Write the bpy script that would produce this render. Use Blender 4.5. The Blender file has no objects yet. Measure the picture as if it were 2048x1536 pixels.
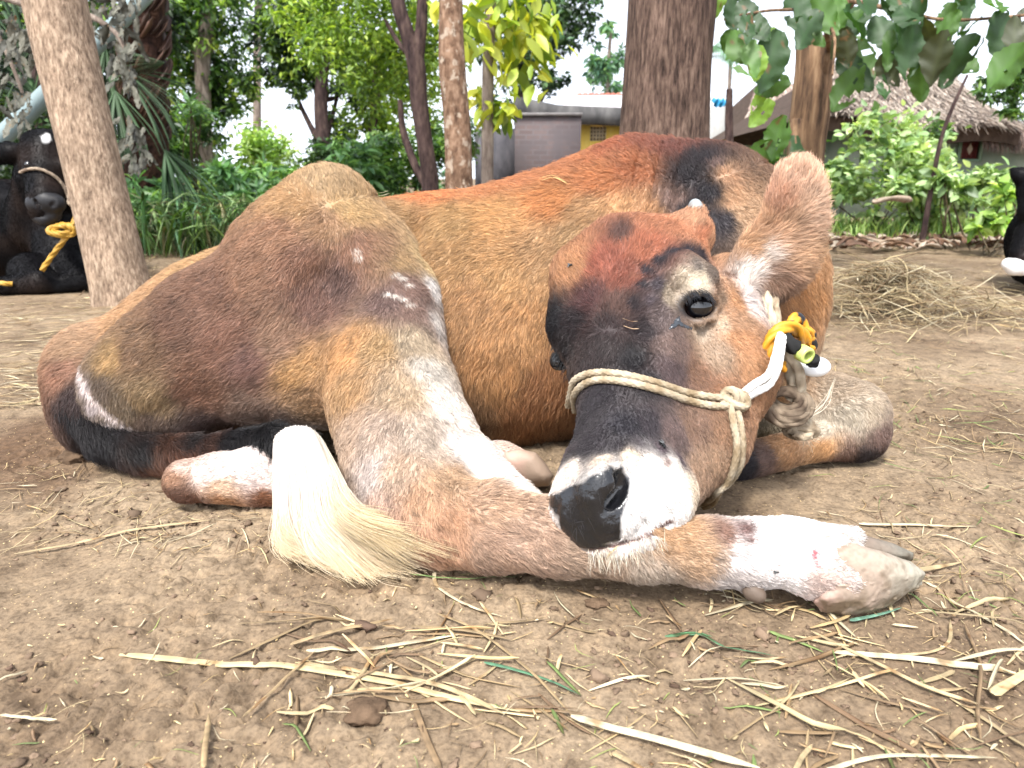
import bpy, math, random
import numpy as np
import openvdb
from mathutils import Vector, Matrix
from mathutils.bvhtree import BVHTree

R = math.radians
SC = bpy.context.scene
COL = SC.collection
rng = np.random.default_rng(7)

# ------------------------------------------------------------------ camera
CAM_H, PITCH, FPX = 0.52, R(15.5), 1490.0
cam_d = bpy.data.cameras.new('camera')
cam = bpy.data.objects.new('camera', cam_d)
COL.objects.link(cam)
cam.location = (0, 0, CAM_H)
cam.rotation_euler = (R(90) - PITCH, 0, 0)
cam_d.sensor_width = 36.0
cam_d.lens = 36.0 * FPX / 2048.0
cam_d.clip_start = 0.02
cam_d.clip_end = 2000
cam_d.dof.use_dof = True
cam_d.dof.focus_distance = 1.12
cam_d.dof.aperture_fstop = 7.5
SC.camera = cam

# ------------------------------------------------------------------ sky and sun
SUN_EL, SUN_ROT = R(58), R(200)
world = bpy.data.worlds.new('World')
SC.world = world
world.use_nodes = True
wn, wl = world.node_tree.nodes, world.node_tree.links
wn.clear()
sky = wn.new('ShaderNodeTexSky')
sky.sky_type = 'NISHITA'
sky.sun_disc = False
sky.sun_elevation = SUN_EL
sky.sun_rotation = SUN_ROT
sky.dust_density = 1.5
sky.air_density = 1.0
hs = wn.new('ShaderNodeHueSaturation')
hs.inputs['Saturation'].default_value = 0.3
bg = wn.new('ShaderNodeBackground')
bg.inputs['Strength'].default_value = 0.115
wo = wn.new('ShaderNodeOutputWorld')
tc_ = wn.new('ShaderNodeTexCoord'); va_ = wn.new('ShaderNodeVectorMath'); va_.operation = 'ADD'; va_.inputs[1].default_value = (0, 0, .22)
vn_ = wn.new('ShaderNodeVectorMath'); vn_.operation = 'NORMALIZE'
wl.new(tc_.outputs['Generated'], va_.inputs[0]); wl.new(va_.outputs[0], vn_.inputs[0]); wl.new(vn_.outputs[0], sky.inputs['Vector'])
wl.new(sky.outputs[0], hs.inputs['Color'])
wl.new(hs.outputs[0], bg.inputs['Color'])
wl.new(bg.outputs[0], wo.inputs['Surface'])

sun_d = bpy.data.lights.new('sun', 'SUN')
sun_d.energy = 1.5
sun_d.angle = R(12)
sun_d.color = (1.0, 0.96, 0.91)
sun = bpy.data.objects.new('sun', sun_d)
COL.objects.link(sun)
# nishita: rotation 0 puts the sun on +Y, increasing clockwise seen from above
_sd = Vector((math.sin(SUN_ROT) * math.cos(SUN_EL), math.cos(SUN_ROT) * math.cos(SUN_EL), math.sin(SUN_EL)))
sun.rotation_euler = _sd.to_track_quat('Z', 'Y').to_euler()

SC.view_settings.view_transform = 'Standard'
SC.view_settings.look = 'None'
SC.view_settings.exposure = 2.15
SC.view_settings.gamma = 1.0
SC.cycles.max_bounces = 6
SC.cycles.transparent_max_bounces = 6
SC.cycles.use_denoising = True
SC.cycles.use_adaptive_sampling = True
SC.cycles.adaptive_threshold = 0.02
SC.cycles_curves.shape = 'RIBBONS'
SC.cycles_curves.subdivisions = 2

# ------------------------------------------------------------------ geometry of the view
FWD = np.array([0, math.cos(PITCH), -math.sin(PITCH)])
RGT = np.array([1.0, 0, 0])
UPV = np.array([0, math.sin(PITCH), math.cos(PITCH)])
CP = np.array([0, 0, CAM_H])

def ray(px, py):
    return FWD + RGT * ((px - 1024) / FPX) + UPV * ((768 - py) / FPX)

def P(px, py, Y):
    """point of the world seen at pixel (px, py) of the 2048 photo, at world distance Y"""
    r = ray(px, py)
    return CP + r * (Y / r[1])

def G(px, py, z=0.0):
    r = ray(px, py)
    return CP + r * ((z - CAM_H) / r[2])

def PR(px, py, Y, r):
    """centre and metric radius"""
    q = ray(px, py)
    return P(px, py, Y), r * (Y / q[1]) / FPX

# ------------------------------------------------------------------ noise (numpy)
def _hash(ix, iy, iz, seed):
    n = (ix.astype(np.int64) * 73856093) ^ (iy.astype(np.int64) * 19349663) ^ (iz.astype(np.int64) * 83492791) ^ (seed * 2654435)
    n = (n ^ (n >> 13)) * 1274126177
    n = n & 0x7fffffff
    n = (n ^ (n >> 15)) * 2246822519 & 0x7fffffff
    return (n % 65536) / 32768.0 - 1.0

def noise3(p, freq=1.0, seed=0):
    q = np.asarray(p, float) * freq + 100.0
    i = np.floor(q); f = q - i; u = f * f * (3 - 2 * f)
    ix, iy, iz = i[..., 0], i[..., 1], i[..., 2]
    r = 0
    for dx in (0, 1):
        wx = u[..., 0] if dx else 1 - u[..., 0]
        for dy in (0, 1):
            wy = u[..., 1] if dy else 1 - u[..., 1]
            for dz in (0, 1):
                wz = u[..., 2] if dz else 1 - u[..., 2]
                r = r + wx * wy * wz * _hash(ix + dx, iy + dy, iz + dz, seed)
    return r

def fbm(p, freq, octs=3, seed=0, gain=0.5):
    a, s, t = 1.0, 0.0, 0.0
    for k in range(octs):
        s = s + a * noise3(p, freq * 2 ** k, seed + k * 17); t += a; a *= gain
    return s / t

def vnoise(p, freq, seed):
    return np.stack([noise3(p, freq, seed), noise3(p, freq, seed + 5), noise3(p, freq, seed + 11)], -1)

# ------------------------------------------------------------------ materials
def lin(c, g=1.0):
    """photo colour 0..255 to linear"""
    return tuple(g * ((x / 255 / 12.92) if x / 255 <= 0.04045 else ((x / 255 + 0.055) / 1.055) ** 2.4) for x in c)

class NT:
    def __init__(s, name):
        s.m = bpy.data.materials.new(name); s.m.use_nodes = True
        s.n = s.m.node_tree.nodes; s.l = s.m.node_tree.links
        s.b = s.n['Principled BSDF']
    def new(s, t, **kw):
        n = s.n.new('ShaderNode' + t)
        for k, v in kw.items():
            if k.startswith('i_'): n.inputs[k[2:].replace('_', ' ')].default_value = v
            else: setattr(n, k, v)
        return n
    def ln(s, a, b): s.l.new(a, b)
    def noise(s, scale, detail=6, rough=0.6, vec=None):
        n = s.new('TexNoise'); n.inputs['Scale'].default_value = scale
        n.inputs['Detail'].default_value = detail; n.inputs['Roughness'].default_value = rough
        if vec: s.ln(vec, n.inputs['Vector'])
        return n
    def coords(s, scale=(1, 1, 1), kind='Object', rot=(0, 0, 0)):
        t = s.new('TexCoord'); m = s.new('Mapping')
        m.inputs['Scale'].default_value = scale; m.inputs['Rotation'].default_value = rot
        s.ln(t.outputs[kind], m.inputs['Vector']); return m.outputs[0]
    def ramp(s, fac, stops):
        r = s.new('ValToRGB'); e = r.color_ramp.elements
        while len(e) < len(stops): e.new(0.5)
        for el, (p, c) in zip(e, stops):
            el.position = p; el.color = (*c, 1)
        s.ln(fac, r.inputs[0]); return r.outputs[0]
    def mix(s, fac, a, b, mode='MIX'):
        m = s.new('Mix', data_type='RGBA', blend_type=mode)
        for sock, v in ((m.inputs[0], fac), (m.inputs[6], a), (m.inputs[7], b)):
            if isinstance(v, (int, float)): sock.default_value = v
            elif isinstance(v, tuple): sock.default_value = (*v, 1) if len(v) == 3 else v
            else: s.ln(v, sock)
        return m.outputs[2]
    def bump(s, h, strength=0.5, dist=0.01, prev=None):
        b = s.new('Bump'); b.inputs['Strength'].default_value = strength; b.inputs['Distance'].default_value = dist
        s.ln(h, b.inputs['Height'])
        if prev: s.ln(prev, b.inputs['Normal'])
        return b.outputs[0]
    def out(s, col=None, rough=None, normal=None, spec=None):
        if col is not None:
            if isinstance(col, tuple): s.b.inputs['Base Color'].default_value = (*col, 1)
            else: s.ln(col, s.b.inputs['Base Color'])
        if rough is not None: s.b.inputs['Roughness'].default_value = rough
        if normal is not None: s.ln(normal, s.b.inputs['Normal'])
        if spec is not None: s.b.inputs['Specular IOR Level'].default_value = spec
        return s.m

def attr_mat(name, attr='col', rough=0.7, spec=0.25, bump=None, sheen=0, mod=None):
    t = NT(name)
    a = t.new('Attribute', attribute_name=attr)
    c = a.outputs['Color']
    if mod:
        nz = t.noise(mod[0], 5, 0.65, t.coords())
        c = t.mix(1.0, c, t.ramp(nz.outputs[0], [(0.3, (mod[1],) * 3), (0.7, (mod[2],) * 3)]), 'MULTIPLY')
    nrm = None
    if bump:
        nb = t.noise(bump[0], 5, 0.6, t.coords()); nrm = t.bump(nb.outputs[0], bump[1], bump[2])
    return t.out(c, rough, nrm, spec)

# ------------------------------------------------------------------ objects
def link(o, parent=None):
    COL.objects.link(o)
    if parent is not None: o.parent = parent
    return o

def tag(o, label=None, cat=None, group=None, kind=None):
    if label: o['label'] = label
    if cat: o['category'] = cat
    if group: o['group'] = group
    if kind: o['kind'] = kind
    return o

def thing(name, label, cat, loc=(0, 0, 0), group=None):
    o = bpy.data.objects.new(name, None); o.empty_display_size = 0.1
    link(o); o.location = [float(v) for v in loc]
    return tag(o, label, cat, group)

def wloc(o):
    v = np.zeros(3)
    while o is not None: v = v + np.array(o.location); o = o.parent
    return v

def np_mesh(name, V, F, mat=None, parent=None, cols=None, smooth=True, base=None):
    """V (n,3) world coordinates; F list/array of faces (all same length or list of lists)"""
    V = np.asarray(V, float)
    if parent is not None: V = V - wloc(parent)
    elif base is not None: V = V - np.asarray(base)
    me = bpy.data.meshes.new(name)
    if isinstance(F, np.ndarray):
        k = F.shape[1]; n = len(F)
        me.vertices.add(len(V)); me.vertices.foreach_set('co', V.astype(np.float32).ravel())
        me.loops.add(n * k); me.loops.foreach_set('vertex_index', F.astype(np.int32).ravel())
        me.polygons.add(n); me.polygons.foreach_set('loop_start', np.arange(0, n * k, k, dtype=np.int32))
        me.polygons.foreach_set('loop_total', np.full(n, k, np.int32))
        me.update(calc_edges=True)
    else:
        me.from_pydata(V.tolist(), [], [list(map(int, f)) for f in F])
    if smooth: me.polygons.foreach_set('use_smooth', np.ones(len(me.polygons), bool))
    if cols is not None:
        a = me.attributes.new('col', 'FLOAT_COLOR', 'POINT')
        c = np.ones((len(V), 4), np.float32); c[:, :3] = cols
        a.data.foreach_set('color', c.ravel())
    if mat: me.materials.append(mat)
    o = bpy.data.objects.new(name, me)
    link(o, parent)
    if parent is None and base is not None: o.location = [float(v) for v in base]
    return o

# ------------------------------------------------------------------ signed-distance sculpting
class Sculpt:
    def __init__(s): s.ops = []
    def ball(s, a, k=0.02, sub=False, sc=None):
        """a = (px, py, Y, r_px); sc = metric scale of the three world axes"""
        c, r = PR(*a); s.ops.append(('ball', c, r, sc, k, sub)); return s
    def chain(s, pts, k=0.02, sub=False):
        q = [PR(*a) for a in pts]
        for (c0, r0), (c1, r1) in zip(q[:-1], q[1:]):
            s.ops.append(('cone', c0, r0, c1, r1, k, sub))
        return s
    def slab(s, poly, ctrl, T, k=0.01, bend=0.0, axis=None):
        """outline poly in pixels, centre depth interpolated from ctrl (px,py,Y), half thickness T"""
        s.ops.append(('slab', np.array(poly, float), np.array(ctrl, float), T, k, bend)); return s
    @staticmethod
    def _poly(u, v, poly):
        d = np.full(u.shape, 1e9); ins = np.zeros(u.shape, bool)
        n = len(poly)
        for i in range(n):
            ax, ay = poly[i]; bx, by = poly[(i + 1) % n]
            ex, ey = bx - ax, by - ay
            t = np.clip(((u - ax) * ex + (v - ay) * ey) / (ex * ex + ey * ey + 1e-9), 0, 1)
            d = np.minimum(d, np.hypot(u - ax - t * ex, v - ay - t * ey))
            c = ((ay > v) != (by > v)) & (u < (bx - ax) * (v - ay) / ((by - ay) if abs(by - ay) > 1e-9 else 1e-9) + ax)
            ins ^= c
        return np.where(ins, d, -d)
    def build(s, vox):
        lo, hi = [], []
        for o in s.ops:
            if o[0] == 'ball':
                m = o[2] * (max(o[3]) if o[3] else 1); lo.append(o[1] - m); hi.append(o[1] + m)
            elif o[0] == 'cone':
                lo += [o[1] - o[2], o[3] - o[4]]; hi += [o[1] + o[2], o[3] + o[4]]
            else:
                Y = np.mean(o[2][:, 2])
                for q in o[1]: c = P(q[0], q[1], Y); lo.append(c - .08); hi.append(c + .08)
        lo = np.min(lo, 0) - 0.03; hi = np.max(hi, 0) + 0.03
        n = np.ceil((hi - lo) / vox).astype(int)
        ax = [lo[i] + vox * np.arange(n[i]) for i in range(3)]
        BIG = 0.06
        D = np.full(tuple(n), BIG, np.float32)
        for o in s.ops:
            k, sub = (o[4], o[5]) if o[0] == 'ball' else ((o[5], o[6]) if o[0] == 'cone' else (o[4], False))
            pad = 0.06 + k
            if o[0] == 'ball':
                m = o[2] * (max(o[3]) if o[3] else 1); l, h = o[1] - m - pad, o[1] + m + pad
            elif o[0] == 'cone':
                l = np.minimum(o[1] - o[2], o[3] - o[4]) - pad; h = np.maximum(o[1] + o[2], o[3] + o[4]) + pad
            else: l, h = lo, hi
            sl = tuple(slice(int(max(0, (l[i] - lo[i]) / vox)), int(min(n[i], (h[i] - lo[i]) / vox + 2))) for i in range(3))
            X, Y, Z = np.meshgrid(ax[0][sl[0]], ax[1][sl[1]], ax[2][sl[2]], indexing='ij')
            if o[0] == 'ball':
                c, r, sc = o[1], o[2], o[3] or (1, 1, 1)
                q = np.sqrt(((X - c[0]) / sc[0]) ** 2 + ((Y - c[1]) / sc[1]) ** 2 + ((Z - c[2]) / sc[2]) ** 2)
                d = (q - r) * min(sc)
            elif o[0] == 'cone':
                a, ra, b, rb = o[1:5]; e = b - a; L = float(e @ e) + 1e-9
                t = np.clip(((X - a[0]) * e[0] + (Y - a[1]) * e[1] + (Z - a[2]) * e[2]) / L, 0, 1)
                d = np.sqrt((X - a[0] - t * e[0]) ** 2 + (Y - a[1] - t * e[1]) ** 2 + (Z - a[2] - t * e[2]) ** 2) - (ra + (rb - ra) * t)
            else:
                poly, ctrl, T = o[1], o[2], o[3]
                dep = Y * math.cos(PITCH) - (Z - CAM_H) * math.sin(PITCH)
                dep = np.maximum(dep, 0.05)
                u = 1024 + X / dep * FPX
                v = 768 - (Y * math.sin(PITCH) + (Z - CAM_H) * math.cos(PITCH)) / dep * FPX
                w = 0; sw = 0
                for (cu, cv, cy) in ctrl:
                    g = 1.0 / (((u - cu) ** 2 + (v - cv) ** 2) + 2500.0) ** 1.5
                    w = w + g * cy; sw = sw + g
                yc = w / sw
                sd = Sculpt._poly(u, v, poly) * dep / FPX
                x = np.clip(sd / T, 0, 1)
                th = T * np.sqrt(np.maximum(0, 1 - (1 - x) ** 2))
                d = np.where(sd > 0, np.maximum(np.abs(Y - yc) - th, -sd), np.hypot(np.maximum(-sd, 0), np.maximum(np.abs(Y - yc) - T * .2, 0)))
            cur = D[sl]
            if sub:
                d = -d; hh = np.clip(0.5 - 0.5 * (cur - d) / k, 0, 1) if k > 0 else (d > cur)
                D[sl] = cur * (1 - hh) + d * hh + k * hh * (1 - hh)
            else:
                hh = np.clip(0.5 + 0.5 * (cur - d) / k, 0, 1)
                D[sl] = cur * (1 - hh) + d * hh - k * hh * (1 - hh)
        D = np.clip(D, -BIG, BIG)
        g = openvdb.FloatGrid(BIG)
        g.copyFromArray(D)
        pts, quads = g.convertToQuads(isovalue=0.0)[:2] if False else g.convertToQuads(0.0)
        V = pts.astype(float) * vox + lo
        return V, quads[:, ::-1].astype(np.int64)

def vnormals(V, F):
    a, b, c = V[F[:, 0]], V[F[:, 1]], V[F[:, 2]]
    d = V[F[:, 3]] if F.shape[1] == 4 else a
    fn = np.cross(c - a, d - b) if F.shape[1] == 4 else np.cross(b - a, c - a)
    N = np.zeros_like(V)
    for i in range(F.shape[1]): np.add.at(N, F[:, i], fn)
    return N / (np.linalg.norm(N, axis=1, keepdims=True) + 1e-12), fn

def smooth_mesh(V, F, it=3, lam=0.5):
    E = np.concatenate([F[:, [i, (i + 1) % F.shape[1]]] for i in range(F.shape[1])])
    E = np.concatenate([E, E[:, ::-1]])
    cnt = np.bincount(E[:, 0], minlength=len(V)).astype(float)[:, None]
    for _ in range(it):
        S = np.zeros_like(V)
        for k in range(3): S[:, k] = np.bincount(E[:, 0], weights=V[E[:, 1], k], minlength=len(V))
        V = V + lam * (S / np.maximum(cnt, 1) - V)
    return V

def bvh_of(V, F):
    return BVHTree.FromPolygons([tuple(v) for v in V.tolist()], F.tolist())

def hits(bvh, pts):
    """first surface point seen through each pixel"""
    out = []
    for px, py in pts:
        d = Vector(ray(px, py)).normalized()
        h = bvh.ray_cast(Vector(CP), d)
        if h[0] is None:
            best = None
            for r in range(6, 120, 6):
                for an in range(12):
                    q = Vector(ray(px + r * math.cos(an * .5236), py + r * math.sin(an * .5236))).normalized()
                    hh = bvh.ray_cast(Vector(CP), q)
                    if hh[0] is not None: best = hh[0]; break
                if best: break
            out.append(np.array(best) if best else np.array([np.nan] * 3))
        else: out.append(np.array(h[0]))
    return np.array(out)

def interp(Q, A, vals, sig, power=3.0):
    """scattered interpolation of anchor values at points Q"""
    out = np.zeros((len(Q), vals.shape[1])); 
    for i in range(0, len(Q), 40000):
        q = Q[i:i + 40000]
        d2 = ((q[:, None, :] - A[None]) ** 2).sum(-1) / (sig[None] ** 2)
        w = 1.0 / (d2 + 0.05) ** power
        out[i:i + 40000] = (w @ vals) / w.sum(1, keepdims=True)
    return out
# ================================================================== BROWN COW : body shape
VB, VH = 0.005, 0.003
torso = Sculpt()
torso.chain([(760, 605, 1.58, 182), (860, 605, 1.58, 203), (1000, 600, 1.60, 212), (1150, 575, 1.62, 222), (1275, 532, 1.65, 234)], .035)
torso.chain([(860, 700, 1.50, 180), (1000, 700, 1.52, 190), (1150, 680, 1.54, 190)], .05)
torso.chain([(1335, 355, 1.72, 62), (1290, 385, 1.72, 90)], .05)
torso.chain([(1290, 500, 1.64, 210), (1395, 490, 1.60, 182), (1475, 585, 1.50, 165), (1500, 690, 1.42, 125)], .05)
torso.chain([(760, 605, 1.58, 180), (640, 600, 1.58, 170), (450, 690, 1.50, 166), (262, 788, 1.43, 146)], .05)
torso.ball((190, 740, 1.42, 82), .04)
# fold of skin in front of the stifle and hollow behind the ribs
torso.ball((790, 455, 1.44, 52), .06, sub=True)
# folded foreleg on the right
torso.chain([(1540, 815, 1.44, 70), (1650, 825, 1.38, 74), (1700, 838, 1.345, 72)], .03)
torso.chain([(1700, 838, 1.345, 71), (1715, 868, 1.325, 56)], .015)
torso.chain([(1722, 872, 1.325, 50), (1640, 885, 1.30, 36), (1560, 905, 1.275, 33), (1470, 925, 1.25, 35)], .008)

hind = Sculpt()
hind.chain([(662, 432, 1.48, 82), (735, 500, 1.50, 84)], .06)
hind.chain([(652, 428, 1.47, 80), (600, 520, 1.45, 118), (600, 610, 1.43, 150)], .06)
hind.chain([(600, 610, 1.43, 150), (450, 680, 1.41, 142), (335, 760, 1.38, 128), (265, 790, 1.37, 100)], .05)
hind.chain([(600, 600, 1.43, 140), (720, 560, 1.42, 120), (785, 610, 1.36, 92)], .05)
hind.chain([(535, 740, 1.35, 116), (690, 740, 1.32, 118)], .05)
hind.chain([(785, 612, 1.36, 90), (775, 700, 1.29, 108), (790, 810, 1.20, 122), (812, 920, 1.10, 112), (850, 1010, 1.01, 102), (885, 1048, .96, 84)], .035)
hind.chain([(870, 1040, .965, 88), (990, 1058, .925, 80), (1120, 1073, .89, 70), (1280, 1090, .868, 62), (1420, 1102, .862, 63), (1500, 1104, .858, 60), (1575, 1102, .852, 60), (1640, 1128, .842, 66), (1680, 1142, .838, 66)], .02)
hind.chain([(1600, 1082, .88, 42), (1700, 1084, .89, 30)], .015)
hind.ball((1498, 1160, .842, 16), .012)                       # dew claw root
hind.chain([(700, 970, 1.10, 22), (742, 1060, 1.0, 26), (800, 1105, .955, 26)], .03)   # point of the hock and its tendon
hind.chain([(1040, 1000, .97, 30), (960, 930, 1.08, 34), (900, 850, 1.17, 40)], .03)
hind.ball((650, 560, 1.24, 50), .08, sub=True)                # hollow below the hip bone
hind.ball((560, 820, 1.16, 22), .06, sub=True)
hind.chain([(868, 985, .90, 14), (900, 1075, .875, 12)], .04, sub=True)

tail = Sculpt()
tail.chain([(140, 690, 1.41, 22), (138, 750, 1.38, 30), (160, 812, 1.34, 38), (215, 872, 1.30, 40), (290, 905, 1.27, 36), (380, 908, 1.24, 30), (470, 896, 1.20, 28), (545, 884, 1.16, 29), (590, 890, 1.14, 27), (612, 935, 1.11, 26)], .01)
lower = Sculpt()
lower.chain([(372, 962, 1.125, 43), (440, 955, 1.13, 44), (500, 955, 1.135, 50), (600, 970, 1.14, 48)], .02)
lower.ball((520, 920, 1.14, 22), .03)
farfoot = Sculpt()
farfoot.chain([(940, 930, 1.26, 36), (1000, 925, 1.21, 37), (1040, 935, 1.20, 34)], .02)

head = Sculpt()
head.chain([(1270, 570, 1.21, 118), (1262, 700, 1.13, 120)], .03)
head.chain([(1262, 700, 1.13, 120), (1268, 760, 1.085, 112), (1262, 870, .995, 98), (1245, 930, .945, 104)], .03)
head.chain([(1345, 560, 1.19, 86), (1392, 600, 1.17, 66)], .035)         # near brow
head.chain([(1190, 560, 1.22, 80), (1168, 650, 1.18, 73)], .035)         # far brow
head.chain([(1440, 640, 1.225, 88), (1440, 740, 1.165, 104), (1395, 870, 1.06, 92), (1320, 970, .965, 80)], .04)
head.chain([(1330, 800, 1.06, 60), (1385, 860, 1.03, 60)], .04)
head.ball((1228, 975, .905, 112), .03)
head.ball((1172, 1012, .875, 74), .02)
head.chain([(1215, 1045, .855, 58), (1195, 1060, .855, 50)], .02)
head.chain([(1290, 985, .895, 84), (1310, 1005, .885, 72)], .02)
head.chain([(1195, 1092, .845, 18), (1240, 1088, .838, 26), (1285, 1076, .842, 30), (1320, 1055, .858, 26)], .006)
head.chain([(1150, 545, 1.235, 30), (1240, 500, 1.235, 50), (1380, 470, 1.25, 42)], .04)   # poll
head.chain([(1375, 465, 1.25, 38), (1390, 428, 1.255, 17)], .02)
head.chain([(1455, 560, 1.27, 50), (1490, 590, 1.28, 42)], .03)
# socket, lids, tear groove, mouth line, nostril
EYE = P(1393, 613, 1.126); EYER = 0.0265
head.ball((1395, 610, 1.118, 38), .008, sub=True)
head.chain([(1345, 638, 1.104, 5), (1362, 602, 1.094, 7), (1390, 581, 1.089, 8.5), (1418, 586, 1.097, 8), (1435, 608, 1.118, 6)], .008)
head.chain([(1345, 638, 1.102, 4), (1372, 641, 1.095, 6), (1400, 644, 1.093, 6), (1425, 634, 1.105, 6), (1435, 612, 1.118, 5)], .007)
head.chain([(1325, 560, 1.108, 10), (1370, 535, 1.108, 14), (1420, 550, 1.120, 10)], .04)
head.chain([(1352, 640, 1.094, 3), (1340, 665, 1.09, 3), (1330, 690, 1.085, 2)], .008, sub=True)
head.chain([(1440, 660, 1.115, 5), (1440, 700, 1.10, 6), (1425, 735, 1.08, 5)], .03)
head.chain([(1300, 640, 1.055, 9), (1275, 700, 1.02, 9)], .05, sub=True)
head.chain([(1190, 1100, .822, 4), (1250, 1087, .823, 5), (1310, 1065, .836, 5), (1340, 1045, .845, 4)], .005, sub=True)
NOSTR = [(1230, 942, .832, 6), (1241, 958, .836, 10), (1238, 976, .836, 12), (1224, 995, .832, 14), (1213, 1008, .831, 15)]
head.chain([(1214, 938, .845, 11), (1200, 962, .837, 13), (1186, 992, .834, 13)], .035)
head.chain([(1212, 1034, .834, 11), (1238, 1030, .838, 10), (1256, 1005, .844, 11)], .03)
head.chain(NOSTR, .008, sub=True)
head.chain([(a, b, c + .022, d * .9) for a, b, c, d in NOSTR[1:]], .008, sub=True)
head.chain([(1108, 1000, .852, 6), (1106, 1020, .85, 7)], .008, sub=True)
head.chain([(1330, 1000, .90, 55), (1345, 985, .91, 48)], .02)
# the big upright ear, a cupped sheet
head.slab([(1478, 625), (1462, 575), (1462, 520), (1486, 478), (1526, 425), (1543, 372), (1556, 338), (1582, 317), (1612, 314), (1638, 332), (1650, 375), (1652, 440), (1642, 500), (1618, 550), (1590, 582), (1560, 600), (1530, 640), (1500, 655)],
          [(1480, 600, 1.24), (1500, 500, 1.235), (1530, 590, 1.215), (1560, 450, 1.225), (1600, 420, 1.20), (1600, 540, 1.20), (1640, 450, 1.245), (1600, 330, 1.23), (1620, 560, 1.235)], .019, .02)

shells = {}
for nm, sc_, vx, it in (('torso', torso, VB, 4), ('hind', hind, VB * .85, 3), ('tail', tail, .004, 2), ('lower', lower, .004, 3), ('farfoot', farfoot, .004, 2), ('head', head, VH, 2)):
    V, F = sc_.build(vx)
    V = smooth_mesh(V, F, it)
    N, fn = vnormals(V, F)
    if (N * (V - V.mean(0))).sum() < 0: F = F[:, ::-1].copy(); N = -N
    shells[nm] = [V, F, N]

# neck creases of the skin, running down from the withers
V, F, N = shells['torso']
dep = V[:, 1] * math.cos(PITCH) - (V[:, 2] - CAM_H) * math.sin(PITCH)
U_ = 1024 + V[:, 0] / dep * FPX
V_ = 768 - (V[:, 1] * math.sin(PITCH) + (V[:, 2] - CAM_H) * math.cos(PITCH)) / dep * FPX
uu = U_ - 0.35 * (V_ - 300) * np.clip((1390 - U_) / 120, -1, 1) * -0.6
cre = np.sin(uu / 38 * 2 * np.pi + 1.2 * noise3(V, 8, 3)) 
msk = np.exp(-((U_ - 1330) / 75) ** 2) * np.clip((560 - V_) / 160, 0, 1) * np.clip((V_ - 270) / 25, 0, 1)
V = V + N * ((-np.abs(cre) ** 3 * .5 + cre * .25) * msk * .015)[:, None]
V = V + N * (noise3(V, 9, 21) * .004 + noise3(V, 22, 22) * .0015)[:, None]
# rib hints on the flank
rib = np.sin(U_ / 75 * 2 * np.pi + noise3(V, 5, 9)) * np.exp(-((U_ - 1000) / 130) ** 2) * np.exp(-((V_ - 560) / 130) ** 2)
V = V + N * (rib * .0012)[:, None]
shells['torso'][0] = V; shells['torso'][2] = vnormals(V, F)[0]
V, F, N = shells['hind']
V = V + N * (noise3(V, 10, 31) * .004 + noise3(V, 26, 32) * .0016)[:, None]
# tendons and muscle lines of the thigh, gaskin and shank
dep = V[:, 1] * math.cos(PITCH) - (V[:, 2] - CAM_H) * math.sin(PITCH); U_ = 1024 + V[:, 0] / dep * FPX
V_ = 768 - (V[:, 1] * math.sin(PITCH) + (V[:, 2] - CAM_H) * math.cos(PITCH)) / dep * FPX
def ridge(pts, w, h):
    global V
    d = np.full(len(V), 1e9)
    for (ax, ay), (bx, by) in zip(pts[:-1], pts[1:]):
        ex, ey = bx - ax, by - ay; tt_ = np.clip(((U_ - ax) * ex + (V_ - ay) * ey) / (ex * ex + ey * ey), 0, 1); d = np.minimum(d, np.hypot(U_ - ax - tt_ * ex, V_ - ay - tt_ * ey))
    V = V + N * (h * np.exp(-(d / w) ** 2))[:, None]
ridge([(655, 420), (610, 520), (480, 640), (330, 760)], 26, .006)
ridge([(700, 450), (770, 540), (835, 600)], 22, .007)
ridge([(640, 560), (600, 640), (620, 720)], 30, -.007)
ridge([(560, 780), (400, 790), (300, 830)], 22, -.006)
ridge([(835, 600), (850, 660)], 26, .007)
ridge([(760, 640), (800, 720)], 22, -.005)
ridge([(790, 860), (800, 960), (850, 1040)], 16, -.006)
ridge([(740, 900), (752, 1000), (800, 1085)], 14, .005)
ridge([(870, 900), (900, 990), (960, 1050), (1060, 1080)], 18, -.006)
ridge([(930, 880), (985, 960), (1080, 1010)], 16, .004)
ridge([(880, 1060), (905, 1110)], 12, -.005)
ridge([(1340, 1110), (1460, 1125), (1540, 1110)], 10, -.003)
ridge([(1180, 1060), (1330, 1070), (1450, 1070)], 12, .003)
shells['hind'][0] = V; shells['hind'][2] = vnormals(V, F)[0]
# ================================================================== BROWN COW : coat
GAIN = 0.84
def pix(V):
    dep = V[:, 1] * math.cos(PITCH) - (V[:, 2] - CAM_H) * math.sin(PITCH)
    return 1024 + V[:, 0] / dep * FPX, 768 - (V[:, 1] * math.sin(PITCH) + (V[:, 2] - CAM_H) * math.cos(PITCH)) / dep * FPX

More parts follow.
